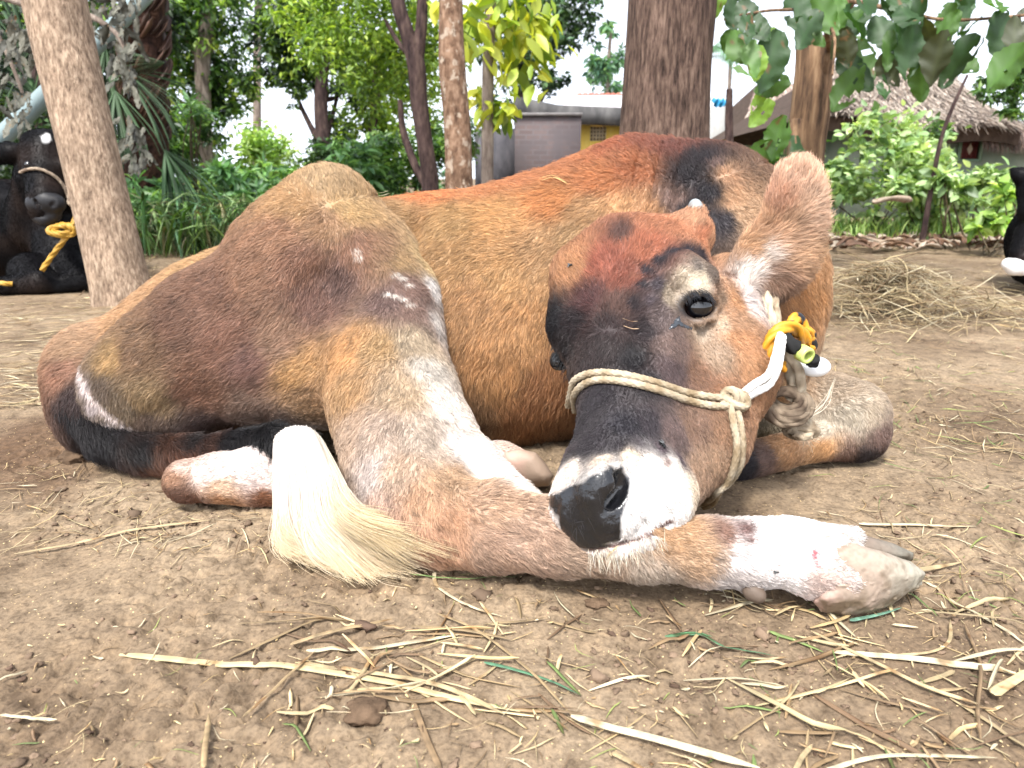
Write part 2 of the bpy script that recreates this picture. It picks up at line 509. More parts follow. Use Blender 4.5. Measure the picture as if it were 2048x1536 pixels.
# coat patches: x, y, r, g, b (and reach in mm)
CA = {
'head': """1240 470 96 62 54 14;1330 450 194 120 82;1385 440 206 146 108;1200 530 164 84 60;1150 540 194 130 84;1300 500 180 98 64;
1250 560 150 76 54;1180 600 95 52 50;1235 610 100 64 54;1262 560 150 84 58 12;1265 615 66 50 56 14;1280 575 58 48 58 14;1292 545 60 50 60 12;1320 520 62 52 62 16;1345 505 62 52 62 14;1380 503 62 52 62 12;1312 575 74 62 70 14;1300 610 80 64 70 14;
1405 512 66 54 62 12;1395 530 120 104 94 9;1425 545 120 100 88 12;1340 592 168 146 124 16;1372 560 222 200 176 12;1402 554 226 206 182 11;1312 630 96 76 74;1440 600 150 118 95 12;
1446 648 196 165 138 14;1400 670 176 150 128 16;1430 710 168 134 108;1350 690 115 88 80;1215 655 70 44 45;1150 640 62 46 50;1110 640 48 42 50;1130 700 56 44 46;1110 730 90 66 56;1200 700 66 48 48;
1290 660 66 50 54;1270 720 50 43 49;1475 600 200 140 95;1480 680 192 130 85;1510 740 190 130 85;1450 500 200 144 106;1430 480 184 124 86;1405 470 200 120 80;
1400 745 145 98 72;1450 780 168 112 78;1350 740 86 65 65;1300 770 58 47 53;1200 790 60 50 58;1250 850 56 49 60;1300 850 64 52 60;1180 880 62 52 58;1350 870 108 84 80;
1400 850 138 100 80;1450 860 152 106 76;1480 800 162 110 76;1400 940 165 125 98;1440 930 172 130 100;1390 990 215 190 165;1360 920 82 66 72 12;1320 895 84 68 74 14;1160 860 60 50 56;1230 885 62 52 58 14;
1150 932 235 215 200 10;1110 960 228 212 202 12;1200 916 215 190 170 8;1255 912 228 200 175 9;1300 930 240 222 210 12;1340 955 245 238 230;1300 1000 250 250 250;1365 1000 242 236 230;
1280 1045 248 242 238;1320 1050 246 240 236;1150 893 68 56 60 9;1195 885 64 54 60 9;1270 885 72 60 66 9;1330 925 150 120 112 9;1130 900 90 74 74 9;
1105 1055 225 208 198 10;1300 1090 238 228 222;1260 1105 235 222 215;
1600 345 226 176 146;1560 400 200 142 112;1520 440 205 150 112;1500 490 212 160 120;1500 545 246 236 228 20;1530 500 240 222 210 18;1580 450 215 165 130;1622 430 225 180 150;
1600 520 205 155 118;1560 560 165 122 98;1465 560 130 90 72 14;1495 600 222 206 200;1540 600 110 90 82;1480 640 185 135 100;1630 520 215 165 125""",
'torso': """850 375 205 122 66;950 355 186 116 68;1050 335 182 112 68;1150 310 172 104 64;1230 290 150 80 50;1300 285 122 66 48;1345 295 95 52 44;1400 320 58 46 54;1420 380 54 47 57;
1380 420 58 50 57;1440 440 60 50 60;1345 400 100 76 70 22;1380 350 58 48 55;1462 390 195 145 108 20;1485 425 205 155 115;1455 352 170 125 95 16;1430 330 90 68 64 12;900 440 205 152 95;1000 430 200 145 90;
1100 400 192 122 66;1200 360 188 115 66;1270 340 165 98 62;1300 420 185 130 88;1240 420 198 142 94;1100 500 208 154 104;1000 550 190 140 90;1150 480 205 155 105;950 600 176 125 80;1050 650 190 135 85;
1000 750 182 126 76;1050 830 158 102 62;950 830 140 100 70;1100 880 125 86 58;1100 760 160 105 65;900 520 170 125 80;800 430 198 148 98;1180 420 200 145 95;
420 540 212 158 104;250 630 204 150 104;150 690 204 156 118;125 745 150 105 85;140 800 80 60 58;200 900 60 45 45;300 925 130 82 55;1600 600 192 132 80;1585 650 172 116 70;
1560 560 150 105 70;1540 690 70 56 52;1510 700 90 66 58;1600 770 172 138 110;1680 782 182 155 130;1745 820 205 180 155;1700 830 218 198 175;1640 858 228 210 188;1765 870 95 72 66;1735 912 66 55 58;
1600 850 228 212 192;1560 795 192 142 100;1535 850 205 182 152;1650 895 192 136 84;1570 895 185 132 88;1500 925 58 50 58;1480 940 58 50 58;1540 915 100 75 68;1690 910 110 82 72""",
'hind': """650 362 176 142 106;590 400 172 128 86;700 420 182 142 96;650 440 152 112 82;560 470 152 108 82;600 520 124 84 66;680 560 92 66 60;720 500 132 90 70;640 600 108 75 65;760 500 132 96 72;
800 520 155 120 84;820 570 106 78 70;780 600 102 78 74;825 615 115 88 80;862 570 236 226 220 16;868 640 232 218 208 16;850 520 185 150 105;500 540 134 94 72;430 590 112 76 60;350 650 100 68 54;280 690 112 80 58;
225 712 175 135 90 16;172 770 225 206 204 7;188 815 228 210 208 7;218 850 228 210 208 7;262 880 228 210 208 7;318 897 225 208 206 7;205 780 92 76 66 18;240 820 104 86 70;300 800 142 112 80;
400 780 122 82 64;500 720 108 74 66;450 680 122 82 66;560 680 142 106 86;600 740 185 136 86;700 700 198 142 90;760 690 182 142 100;820 680 205 176 146;855 740 238 224 210 20;882 800 242 228 218 20;
800 780 208 172 138;700 780 198 146 96;620 790 152 112 80;500 820 108 82 70;400 850 82 62 58;345 870 90 72 66;300 850 100 80 70;450 850 90 68 60;560 850 120 98 88;640 862 218 188 168 14;
700 860 202 166 140;760 860 206 176 156;850 880 216 190 170;920 900 242 232 226 20;800 940 202 166 140;740 950 214 194 184;900 960 205 160 124;850 1000 186 142 112;900 1050 172 124 94 18;
880 1080 180 132 104;1000 1010 210 164 132;1050 975 242 228 218 16;980 935 242 232 226 16;1050 1080 202 160 134;1000 1110 192 150 124;780 1060 196 146 120;750 1020 202 162 142;1200 1130 190 155 130;
1350 1060 180 136 100;1400 1110 186 146 114;1445 1060 120 86 74 16;1495 1055 104 76 74 14;1505 1078 104 76 74 8;1440 1120 190 160 140 16;1480 1125 242 232 230 14;1545 1070 250 248 245;1520 1045 246 242 238 8;1570 1060 250 248 245;
1600 1120 248 242 238;1480 1165 226 212 206;1680 1090 236 220 210;1640 1160 234 202 190;1560 1150 240 230 226;1300 1150 215 190 170""",
'tail': """140 690 200 140 105;125 760 78 58 58;150 810 50 40 46;200 870 46 38 44;280 900 44 36 40;300 930 120 72 48;380 890 60 44 42;380 925 130 72 44;470 880 40 34 40;545 870 34 30 36;540 905 34 30 36;590 890 120 110 105;612 935 240 235 220""",
'lower': """345 960 165 115 85;360 935 205 175 160 16;420 945 235 215 208;480 920 240 225 220;520 950 235 212 204;380 1000 120 72 50;450 1000 195 130 80;530 1000 150 88 50;350 990 110 70 52;440 975 215 175 145;550 960 225 205 195""",
'farfoot': """960 905 232 215 208;1000 910 225 190 175;1040 930 200 165 145;960 950 225 195 180""",
}
SP = {'hind': [(1628, 1108, (170, 30, 60), 9, 15), (1634, 1130, (170, 30, 60), 5, 6)],
      'head': [(1180 + 8 * k, 1099 - .6 * k - .115 * k * k, (120, 62, 48), 7, 4.5) for k in range(21)]}
for x, y in ((790, 548), (803, 556), (815, 568), (775, 588), (790, 590), (805, 597), (818, 608), (712, 500), (716, 512)):
    SP['hind'].append((x, y, (225, 212, 200), 9, 4))
for i_ in range(19):
    t_ = i_ / 18; SP['hind'].append((158 + 22 * t_ + 165 * t_ ** 2.1, 728 + 172 * t_ ** .85, (236, 218, 214), 6.5, 8))

# lie of the hair: x, y, dx, dy, length in mm
CD = {
'head': """1240 470 -.1 -1 16;1330 450 .5 -.8 13;1160 540 -.6 -.7 15;1215 620 0 -1 14;1170 640 -.8 -.3 11;1260 610 .6 -.7 13;1150 700 -.3 .9 8;1215 700 0 1 8;1300 600 .7 -.5 9;1330 540 .6 -.8 8;1340 640 -.1 1 5;1400 540 .8 -.4 6;
1440 600 .8 .3 6;1480 640 .6 .6 8;1400 680 .3 .9 5;1450 780 .3 1 8;1300 780 0 1 6;1200 800 -.1 1 6;1250 880 0 1 5;1400 870 .1 1 7;1350 950 .4 .8 6;1150 930 -.5 .3 5;1250 915 .1 -.3 4;1300 1000 .5 .7 5;1300 1090 .2 1 7;
1480 560 .2 -1 16;1500 520 .9 -.5 20;1560 420 .3 -1 16;1600 350 .4 -1 17;1630 450 1 -.1 24;1620 540 1 .3 24;1530 590 .3 .9 18;1570 500 1 -.1 20;1450 500 .6 -.8 11;1394 568 .1 -1 3;1396 660 .1 1 3;1345 612 -1 .1 3;1445 610 1 0 3""",
'torso': """850 380 -.9 -.1 15;1050 340 -.9 -.3 22;1250 290 -.7 -.7 18;1380 320 -.2 -.9 13;1400 420 -.2 .9 14;1300 420 -.3 .9 12;1480 430 .6 .7 10;900 450 -.6 .6 15;1000 450 -.8 .1 16;1100 450 -.6 .5 15;1000 600 -.4 .9 15;
1050 750 -.1 1 19;950 830 -.1 1 20;1100 860 .1 1 22;300 600 -.8 .5 13;150 700 -.8 .4 17;150 850 -.1 1 14;1600 620 .4 .9 14;1550 800 .2 .8 11;1700 790 .8 .4 10;1740 860 .2 1 9;1600 860 -.6 .4 10;1520 930 -.7 .2 8""",
'hind': """650 370 -.3 -.9 13;700 430 .5 .8 12;600 450 -.7 .6 12;500 560 -.8 .6 13;620 560 -.3 .9 13;750 520 .3 .9 13;690 610 -.5 .8 14;830 560 .4 .9 12;400 640 -.8 .6 14;250 730 -.7 .6 13;250 840 -.2 1 10;400 780 -.8 .5 14;550 740 -.8 .5 14;
450 860 .4 .6 10;620 840 .6 -.3 9;700 720 -.4 .9 14;800 700 -.1 1 13;860 760 .3 1 12;750 820 -.3 .9 13;850 880 .2 1 11;940 910 .5 .8 11;760 950 .1 1 8;850 1000 .3 1 11;900 1060 .6 .7 12;1000 1030 .9 .4 12;1100 1090 .9 .4 12;
1250 1140 .4 1 14;1400 1100 .9 .3 9;1450 1170 .6 .8 10;1550 1100 1 .2 6;1660 1130 1 .2 5""",
'tail': """140 700 -.3 1 18;200 870 .3 .9 30;300 900 .6 .8 28;400 900 1 .5 24;600 900 .3 1 26""",
'lower': """350 960 -.6 .4 7;420 940 .6 -.3 8;480 1000 1 .3 9;540 950 1 .2 8""",
'farfoot': """960 920 1 .2 7;1040 930 1 .3 6""",
}
DENS = {'head': 52, 'torso': 27, 'hind': 33, 'tail': 34, 'lower': 30, 'farfoot': 25}   # hairs per cm2
NOSE = np.array([(1085, 985), (1115, 984), (1155, 966), (1190, 950), (1222, 933), (1246, 934), (1260, 956), (1256, 1000), (1246, 1035), (1243, 1066), (1250, 1083), (1190, 1100), (1148, 1100), (1126, 1084), (1117, 1045), (1098, 1012), (1085, 1000)], float)
def lin(c, g=1.0, sat=.86):
    q = [g * ((x / 255 / 12.92) if x / 255 <= 0.04045 else ((x / 255 + 0.055) / 1.055) ** 2.4) for x in c]
    f_ = (max(c) - min(c)) / max(max(c), 1) * 2; f_ = min(1, f_)
    q = [q[0] * (1 - .05 * f_), q[1] * (1 + .08 * f_), q[2] * (1 + .05 * f_)]
    l0 = .3 * q[0] + .59 * q[1] + .11 * q[2]; k_ = min(1.0, max(.34, (l0 / (g * .062)) ** 1.3)); q = [min(.86, x * k_) for x in q]
    l = .3 * q[0] + .59 * q[1] + .11 * q[2]
    return tuple(l + (x - l) * sat for x in q)

def nrmz_(a): return a / (np.linalg.norm(a, axis=-1, keepdims=True) + 1e-9)
def parse(s, n):
    return [[float(x) for x in a.split()] for a in s.replace('\n', '').split(';') if a.strip()]

def coat_colour(nm, Q, A, cv, cs):
    W = Q + vnoise(Q, 70, 41) * .0035 + vnoise(Q, 25, 46) * .005
    c = interp(W, A, cv, cs, 2.1)
    u, v = pix(Q)
    for (x, y, rgb, rx, ry) in SP.get(nm, []):
        w = np.exp(-(((u - x) / rx) ** 2 + ((v - y) / ry) ** 2) ** 1.5) * .92
        c = c * (1 - w[:, None]) + np.array(lin(rgb, GAIN)) * w[:, None]
    return c

cow = thing('cow', 'large brown cow lying down with its pale muzzle resting on its stretched-out hind leg', 'cow', P(900, 800, 1.35) * np.array([1, 1, 0]))
allV, allF, allC, allW = [], [], [], []
hp, hr, hc = [], [], []
off = 0
BV = {}
for nm, (V, F, N) in shells.items():
    bv = bvh_of(V, F); BV[nm] = bv
    ca = parse(CA[nm], 0)
    A = hits(bv, [(a[0], a[1]) for a in ca])
    cv = np.array([lin(a[2:5], GAIN) for a in ca])
    if nm in ('torso', 'hind'):      # keep the mid browns golden and the pale leg hair short of white
        lu = cv @ np.array([.3, .59, .11]); fa = np.where((lu > .042) & (lu < .66), (.20 / np.maximum(lu, .042)) ** .30, 1.0)[:, None]
        cv = (cv * fa * np.where((lu > .042)[:, None] & (lu < .3)[:, None], np.array([[1.20, 1.16, 1.10]]), 1.0)).clip(0, .8)
    cs = np.array([(a[5] if len(a) > 5 else 26) / 1000 for a in ca])
    cs = cs / cs.max() * .03 if False else cs
    ok = ~np.isnan(A[:, 0]); A, cv, cs = A[ok], cv[ok], cs[ok]
    C = coat_colour(nm, V, A, cv, cs)
    wet = np.zeros(len(V))
    if nm == 'head':
        u, v = pix(V)
        sd = Sculpt._poly(u, v, NOSE) + 5 * noise3(V, 120, 3)
        front = (V[:, 1] < .95)
        wet = np.clip(sd / 8 + .5, 0, 1) * front
        nose_c = np.array(lin((50, 50, 56), .7))[None] * (1 + .35 * noise3(V, 60, 2))[:, None]
        pit = np.zeros(len(V))   # moist skin in the nostril
        nose_c = nose_c * (1 - .75 * pit[:, None])
        C = C * (1 - wet[:, None]) + nose_c * wet[:, None]
        rimc = np.exp(-(((u - 1393) / 43) ** 2 + ((v - 612) / 30) ** 2) ** 4) * (V[:, 1] < 1.2)
        C = C * (1 - .9 * rimc[:, None]) + np.array([.012, .012, .015]) * rimc[:, None] * .9
        wet = np.maximum(wet, rimc * .8)
        V = V + N * (wet * front * (noise3(V, 260, 8) * .0006 + noise3(V, 120, 9) * .0006))[:, None]
        N = vnormals(V, F)[0]
    allV.append(V); allF.append(F + off); allC.append(C); allW.append(wet); off += len(V)
    # ---- hairs
    cd = parse(CD[nm], 0)
    D = hits(bv, [(a[0], a[1]) for a in cd]); ok = ~np.isnan(D[:, 0])
    cd = np.array(cd)[ok]; D = D[ok]
    dv = np.concatenate([RGT[None] * cd[:, 2:3] - UPV[None] * cd[:, 3:4], cd[:, 4:5] / 1000], 1)
    tri = np.concatenate([F[:, [0, 1, 2]], F[:, [0, 2, 3]]])
    a, b, c = V[tri[:, 0]], V[tri[:, 1]], V[tri[:, 2]]
    cr = np.cross(b - a, c - a); ar = np.linalg.norm(cr, axis=1) / 2
    cen = (a + b + c) / 3
    nn = N[tri].mean(1); nn /= np.linalg.norm(nn, axis=1, keepdims=True) + 1e-9
    tc = CP - cen; tc /= np.linalg.norm(tc, axis=1, keepdims=True)
    face = (nn * tc).sum(1)
    w = ar * np.where(face > -.25, 1, .12) * np.where(cen[:, 2] < .004, 0, 1)
    w = w * (1 - np.clip(wet[tri].mean(1) * 1.4, 0, 1))
    n = int(w.sum() * 1e4 * DENS[nm])
    idx = rng.choice(len(tri), n, p=w / w.sum())
    r1 = np.sqrt(rng.random(n))[:, None]; r2 = rng.random(n)[:, None]
    root = (1 - r1) * a[idx] + r1 * (1 - r2) * b[idx] + r1 * r2 * c[idx]
    nr = N[tri[idx, 0]] * (1 - r1) + N[tri[idx, 1]] * r1 * (1 - r2) + N[tri[idx, 2]] * r1 * r2
    nr /= np.linalg.norm(nr, axis=1, keepdims=True) + 1e-9
    dl = interp(root, D, dv, np.full(len(D), .06), 2.0)
    t = nrmz_(dl[:, :3]) + vnoise(root, 26, 61) * .26 + vnoise(root, 85, 66) * .20 + vnoise(root, 220, 71) * .20
    cs3 = .0042 if nm != 'head' else .0034; wr = root + vnoise(root, 160, 91) * .002; ce = np.floor(wr / cs3).astype(np.int64)
    hh3 = np.stack([_hash(ce[:, 0], ce[:, 1], ce[:, 2], s_) for s_ in (11, 12, 13, 14)], -1); cc3 = (ce + .5) * cs3
    t = t + hh3[:, :3] * .30
    t = t - nr * (t * nr).sum(1, keepdims=True); t /= np.linalg.norm(t, axis=1, keepdims=True) + 1e-9
    L = dl[:, 3] * .82 * (1 + .25 * rng.standard_normal(n)).clip(.4, 1.6)
    up = .24 + .14 * noise3(root, 60, 77) + .08 * rng.standard_normal(n)
    if nm == 'torso':
        u, v = pix(root); up = up + .35 * np.exp(-((v - 330) / 40) ** 2)
    up = up.clip(.05, 1)[:, None]; L = L[:, None]
    jit = rng.standard_normal((n, 3)) * .10
    p1 = root + L * .34 * (t + nr * up * 1.7 + jit * .4)
    p2 = p1 + L * .34 * (t + nr * up * .6 + jit)
    p3 = p2 + L * .32 * (t - nr * up * .3 + jit * 1.6)
    tgt = cc3 - nr * ((cc3 - root) * nr).sum(1, keepdims=True)
    p2 = p2 + (tgt - root) * .35; p3 = p3 + (tgt - root) * .6
    for q in (p1, p2, p3): q[:, 2] = np.maximum(q[:, 2], .002)
    hp.append(np.stack([root - nr * .001, p1, p2, p3], 1))
    wd = np.where(nm == 'head', .00028, .00036) * (1 + .25 * rng.standard_normal(n)).clip(.5, 1.6)
    hr.append(wd)
    cc = coat_colour(nm, root, A, cv, cs)
    cc = cc * (1 + .12 * rng.standard_normal((n, 1)) + .24 * hh3[:, 3:4] + .22 * noise3(root, 150, 81)[:, None] + .14 * noise3(root, 45, 82)[:, None]).clip(.45, 1.7)
    hc.append(cc)

skin_mat = NT('cow_skin')
a_ = skin_mat.new('Attribute', attribute_name='col'); w_ = skin_mat.new('Attribute', attribute_name='wet')
mr = skin_mat.new('MapRange'); mr.inputs['To Min'].default_value = .75; mr.inputs['To Max'].default_value = .24
skin_mat.ln(w_.outputs['Fac'], mr.inputs[0]); skin_mat.ln(mr.outputs[0], skin_mat.b.inputs['Roughness'])
vo = skin_mat.new('TexVoronoi'); vo.inputs['Scale'].default_value = 330
skin_mat.ln(skin_mat.coords(), vo.inputs['Vector'])
ms = skin_mat.noise(45, 3, .5, skin_mat.coords())
ma = skin_mat.new('Math', operation='MULTIPLY'); skin_mat.ln(vo.outputs[0], ma.inputs[0]); skin_mat.ln(ms.outputs[0], ma.inputs[1])
skin_mat.out(skin_mat.mix(1.0, a_.outputs['Color'], (.8, .8, .8), 'MULTIPLY'), None, skin_mat.bump(ma.outputs[0], .35, .0012), .6)

V = np.concatenate(allV); F = np.concatenate(allF)
body = np_mesh('body', V, F, skin_mat.m, cow, np.concatenate(allC))
aw = body.data.attributes.new('wet', 'FLOAT', 'POINT'); aw.data.foreach_set('value', np.concatenate(allW).astype(np.float32))

def hair_mat(name, rough=.55, trans=.25, gain=1.0, tip=None, gloss=.035):
    t = NT(name); t.n.remove(t.b)
    a = t.new('Attribute', attribute_name='col')
    d = t.new('BsdfDiffuse'); tr = t.new('BsdfTranslucent'); g = t.new('BsdfGlossy'); g.inputs['Roughness'].default_value = rough
    c = t.mix(1.0, a.outputs['Color'], (gain,) * 3, 'MULTIPLY')
    if tip:
        hi = t.new('HairInfo'); c = t.mix(t.ramp(hi.outputs['Intercept'], [(.45, (0, 0, 0)), (1, (1, 1, 1))]), c, t.mix(1.0, c, tip, 'MULTIPLY'))
    t.ln(c, d.inputs[0]); t.ln(c, tr.inputs[0])
    m1 = t.new('MixShader'); m1.inputs[0].default_value = trans; t.ln(d.outputs[0], m1.inputs[1]); t.ln(tr.outputs[0], m1.inputs[2])
    m2 = t.new('MixShader'); m2.inputs[0].default_value = gloss; t.ln(m1.outputs[0], m2.inputs[1]); t.ln(g.outputs[0], m2.inputs[2])
    t.ln(m2.outputs[0], t.n['Material Output'].inputs[0]); return t.m

def hair_obj(name, pts, rad, col, mat, parent, taper=(1, .9, .65, .2)):
    """pts (n,k,3), rad (n,), col (n,3)"""
    n, k = pts.shape[:2]
    hd = bpy.data.hair_curves.new(name)
    hd.add_curves([k] * n)
    q = pts - wloc(parent)
    hd.attributes['position'].data.foreach_set('vector', q.astype(np.float32).ravel())
    r = hd.attributes.new('radius', 'FLOAT', 'POINT')
    tp = np.interp(np.linspace(0, 1, k), np.linspace(0, 1, len(taper)), taper)
    r.data.foreach_set('value', (rad[:, None] * tp[None]).astype(np.float32).ravel())
    c = hd.attributes.new('col', 'FLOAT_COLOR', 'CURVE')
    c4 = np.ones((n, 4), np.float32); c4[:, :3] = np.clip(col, .004, .9); c.data.foreach_set('color', c4.ravel())
    hd.materials.append(mat)
    o = bpy.data.objects.new(name, hd); link(o, parent); return o

coat_mat = hair_mat('cow_hair')
hair_obj('coat', np.concatenate(hp), np.concatenate(hr), np.concatenate(hc), coat_mat, cow)
print('hairs', sum(len(x) for x in hr))
# ================================================================== BROWN COW : eye, horn, hooves, tail tuft, whiskers
def plain(name, c, rough=.6, spec=.5, bump=None, var=None):
    t = NT(name); col = tuple(c)
    if var:
        n = t.noise(var[0], 6, .6, t.coords())
        col = t.ramp(n.outputs[0], [(.3, tuple(x * var[1] for x in c)), (.7, tuple(min(1, x * var[2]) for x in c))])
    nb = None
    if bump:
        n2 = t.noise(bump[0], 6, .6, t.coords()); nb = t.bump(n2.outputs[0], bump[1], bump[2])
    return t.out(col, rough, nb, spec)

def uv_ball(c, r, nu=40, nv=24, sc=(1, 1, 1)):
    u = np.linspace(0, 2 * np.pi, nu, endpoint=False); v = np.linspace(0, np.pi, nv)
    U, W = np.meshgrid(u, v)
    V = np.stack([np.cos(U) * np.sin(W) * sc[0], np.sin(U) * np.sin(W) * sc[1], np.cos(W) * sc[2]], -1).reshape(-1, 3) * r + c
    F = np.array([[i * nu + j, (i + 1) * nu + j, (i + 1) * nu + (j + 1) % nu, i * nu + (j + 1) % nu] for i in range(nv - 1) for j in range(nu)])
    return V, F

def sculpt_obj(name, sc_, vox, mat, parent, it=2, colf=None, dis=None, base=None):
    V, F = sc_.build(vox); V = smooth_mesh(V, F, it); N, _ = vnormals(V, F)
    if (N * (V - V.mean(0))).sum() < 0: F = F[:, ::-1].copy(); N = -N
    if dis: V = V + N * dis(V)[:, None]
    return np_mesh(name, V, F, mat, parent, colf(V, N) if colf else None, base=base)

# eyeball: dark iris with the brown-white rim towards the nose
eye_dir = CP - EYE; eye_dir /= np.linalg.norm(eye_dir)
look = eye_dir + RGT * .22 - UPV * .02; look /= np.linalg.norm(look)
V, F = uv_ball(EYE, EYER, 64, 40)
dq = ((V - EYE) / EYER) @ look
c = np.where(dq[:, None] > .74, np.array([[.003, .003, .005]]), np.array([[.018, .010, .009]]))
edge = np.clip((.66 - dq) / .12, 0, 1)[:, None] * (((V - EYE) @ RGT) < 0)[:, None]; c = c * (1 - edge) + np.array([[.10, .065, .06]]) * edge
eye = np_mesh('eye', V, F, attr_mat('eyeball', rough=.04, spec=.8), cow, c)
for (ex, ey, ey2) in ((1118, 722, 1.175),):
    V, F = uv_ball(P(ex, ey, ey2 + .012), .016, 32, 20); np_mesh('eye', V, F, attr_mat('eyeball_far', rough=.05, spec=.8), cow, np.full((len(V), 3), .01))

# horn bud
h = Sculpt(); h.chain([(1388, 432, 1.255, 15), (1391, 416, 1.255, 13.5), (1390, 408, 1.255, 9)], .01)
sculpt_obj('horn', h, .0018, plain('horn_grey', (.24, .265, .27), .45, .5, (60, .3, .002), (70, .6, 1.3)), cow)

def hoof_col(V, N):
    u, v = pix(V)
    base = np.array(lin((176, 150, 132), .72)); grey = np.array(lin((165, 155, 138), .8)); mud = np.array(lin((120, 96, 72), .7)); pink = np.array(lin((205, 162, 148), .75))
    n = fbm(V, 45, 4, 5); c = np.tile(base, (len(V), 1))
    a = np.clip((u - 1740) / 80 + n * .6, 0, 1)[:, None]; c = c * (1 - a) + grey * a
    b = np.clip((1690 - u) / 35 + n * .3, 0, 1)[:, None] * .8; c = c * (1 - b) + pink * b
    m = np.clip(n * 2.2 + (.030 - V[:, 2]) * 34, 0, 1)[:, None] * .85; c = c * (1 - m) + mud * m
    m2 = np.clip(fbm(V, 90, 3, 8) * 3 - .5, 0, 1)[:, None] * .5; c = c * (1 - m2) + mud * m2
    return c * (1 + .15 * noise3(V, 300, 3))[:, None]
hm = attr_mat('hoof_horn', rough=.6, spec=.3, bump=(90, .5, .0022))
h = Sculpt()
h.slab([(1668, 1088), (1712, 1086), (1770, 1106), (1820, 1122), (1852, 1148), (1832, 1176), (1790, 1206), (1745, 1228), (1690, 1234), (1648, 1226), (1626, 1204), (1640, 1160), (1655, 1120)],
       [(1640, 1180, .822), (1700, 1120, .835), (1750, 1170, .83), (1850, 1148, .845), (1700, 1200, .822)], .030, .01)
def rings(V):
    u, v = pix(V); s_ = (u - 1640) * .9 + (v - 1150) * .25
    return np.sin(s_ / 13 + noise3(V, 40, 3)) * .0005 + fbm(V, 70, 3, 6) * .0016 + np.clip(noise3(V, 120, 9) - .35, 0, 1) * .004 * (V[:, 2] < .05)
sculpt_obj('hoof', h, .0018, hm, cow, 3, hoof_col, rings)
h = Sculpt()
h.slab([(1690, 1070), (1735, 1072), (1785, 1086), (1828, 1106), (1826, 1122), (1780, 1130), (1700, 1114)],
       [(1700, 1090, .895), (1780, 1100, .893), (1830, 1110, .893)], .026, .01)
sculpt_obj('hoof', h, .0022, hm, cow, 3, lambda V, N: hoof_col(V, N) * .55)
h = Sculpt(); h.chain([(1497, 1166, .838, 16), (1506, 1182, .826, 17), (1518, 1192, .820, 14)], .01)
sculpt_obj('dewclaw', h, .002, hm, cow, 2, lambda V, N: np.array(lin((120, 98, 84), .6))[None] * (1 + .3 * fbm(V, 80, 3, 4))[:, None])
# hoof seen below the flank
h = Sculpt(); h.slab([(1010, 905), (1040, 898), (1072, 905), (1092, 928), (1108, 952), (1098, 972), (1060, 975), (1030, 965), (1005, 945), (1000, 922)], [(1020, 930, 1.19), (1090, 950, 1.17)], .026, .01)
def hc2(V, N):
    u, v = pix(V); a = np.clip((u - 1030) / 30 + fbm(V, 40, 2, 3) * .5, 0, 1)[:, None]
    return np.array(lin((215, 165, 148), .8)) * (1 - a) + np.array(lin((168, 138, 118), .75)) * a
sculpt_obj('hoof', h, .0025, hm, cow, 3, hc2)

# ---- long hair: guides swept in pixel and depth
def catmull(p, n):
    p = np.asarray(p, float); q = np.concatenate([[2 * p[0] - p[1]], p, [2 * p[-1] - p[-2]]])
    t = np.linspace(0, len(p) - 1 - 1e-6, n); i = t.astype(int); f = (t - i)[:, None]
    a, b, c, d = q[i], q[i + 1], q[i + 2], q[i + 3]
    return .5 * (2 * b + (c - a) * f + (2 * a - 5 * b + 4 * c - d) * f ** 2 + (3 * b - a - 3 * c + d) * f ** 3)

guides = [  # white tail switch, from left edge to right edge
 [(550, 884, 1.12), (552, 960, 1.07), (555, 1040, 1.0), (572, 1095, .955), (610, 1125, .935)],
 [(556, 872, 1.12), (566, 960, 1.06), (572, 1060, .985), (598, 1115, .945), (655, 1148, .92)],
 [(570, 862, 1.12), (586, 960, 1.05), (596, 1060, .975), (632, 1118, .935), (700, 1160, .908)],
 [(588, 858, 1.12), (606, 950, 1.045), (620, 1050, .965), (672, 1118, .925), (765, 1176, .90)],
 [(602, 858, 1.12), (624, 950, 1.04), (642, 1050, .955), (705, 1115, .917), (808, 1180, .89)],
 [(618, 862, 1.12), (642, 950, 1.03), (664, 1045, .945), (725, 1100, .915), (838, 1166, .89)],
 [(630, 872, 1.12), (656, 960, 1.02), (682, 1040, .94), (750, 1088, .91), (840, 1130, .895)],
 [(640, 884, 1.12), (668, 965, 1.01), (694, 1035, .935), (765, 1072, .905), (880, 1112, .885)],
 [(646, 896, 1.115), (676, 980, 1.0), (700, 1035, .93), (775, 1066, .90), (870, 1098, .885)]]
K = 12
GP = np.array([catmull([P(*g) for g in gl], K) for gl in guides])
n = 17000
s = rng.random(n) ** 1.35 * (len(guides) - 1.001); i = s.astype(int); f = (s - i)[:, None, None]
pts = GP[i] * (1 - f) + GP[i + 1] * f
nc = 72; cs_ = (np.arange(nc) + rng.random(nc)) / nc * (len(guides) - 1.001); clump = np.clip(np.searchsorted(cs_, s + rng.normal(0, .12, n)), 0, nc - 1)
ci_ = cs_.astype(int); cf_ = (cs_ - ci_)[:, None, None]; CG = GP[ci_] * (1 - cf_) + GP[ci_ + 1] * cf_; lead = .45 + .55 * rng.random(nc)
tt = np.linspace(0, 1, K)[None, :, None]
cj = rng.standard_normal((200, 3)) * np.array([.016, .016, .008])
cph = rng.random(200) * 6.28
pull = .86 * tt ** .8; pts = pts * (1 - pull) + CG[clump] * pull
dep = (lead[clump] * .6 + .4 * rng.random(n))[:, None, None]
thick = np.array([0, .030, .004]) * np.sin(np.pi * np.clip(tt * .8 + .12, 0, 1)) * (dep - .3)
pts = pts + thick + (cj[clump][:, None, :] * tt ** 1.3) + rng.standard_normal((n, 1, 3)) * .0035 * (tt * 1.4 + .35)
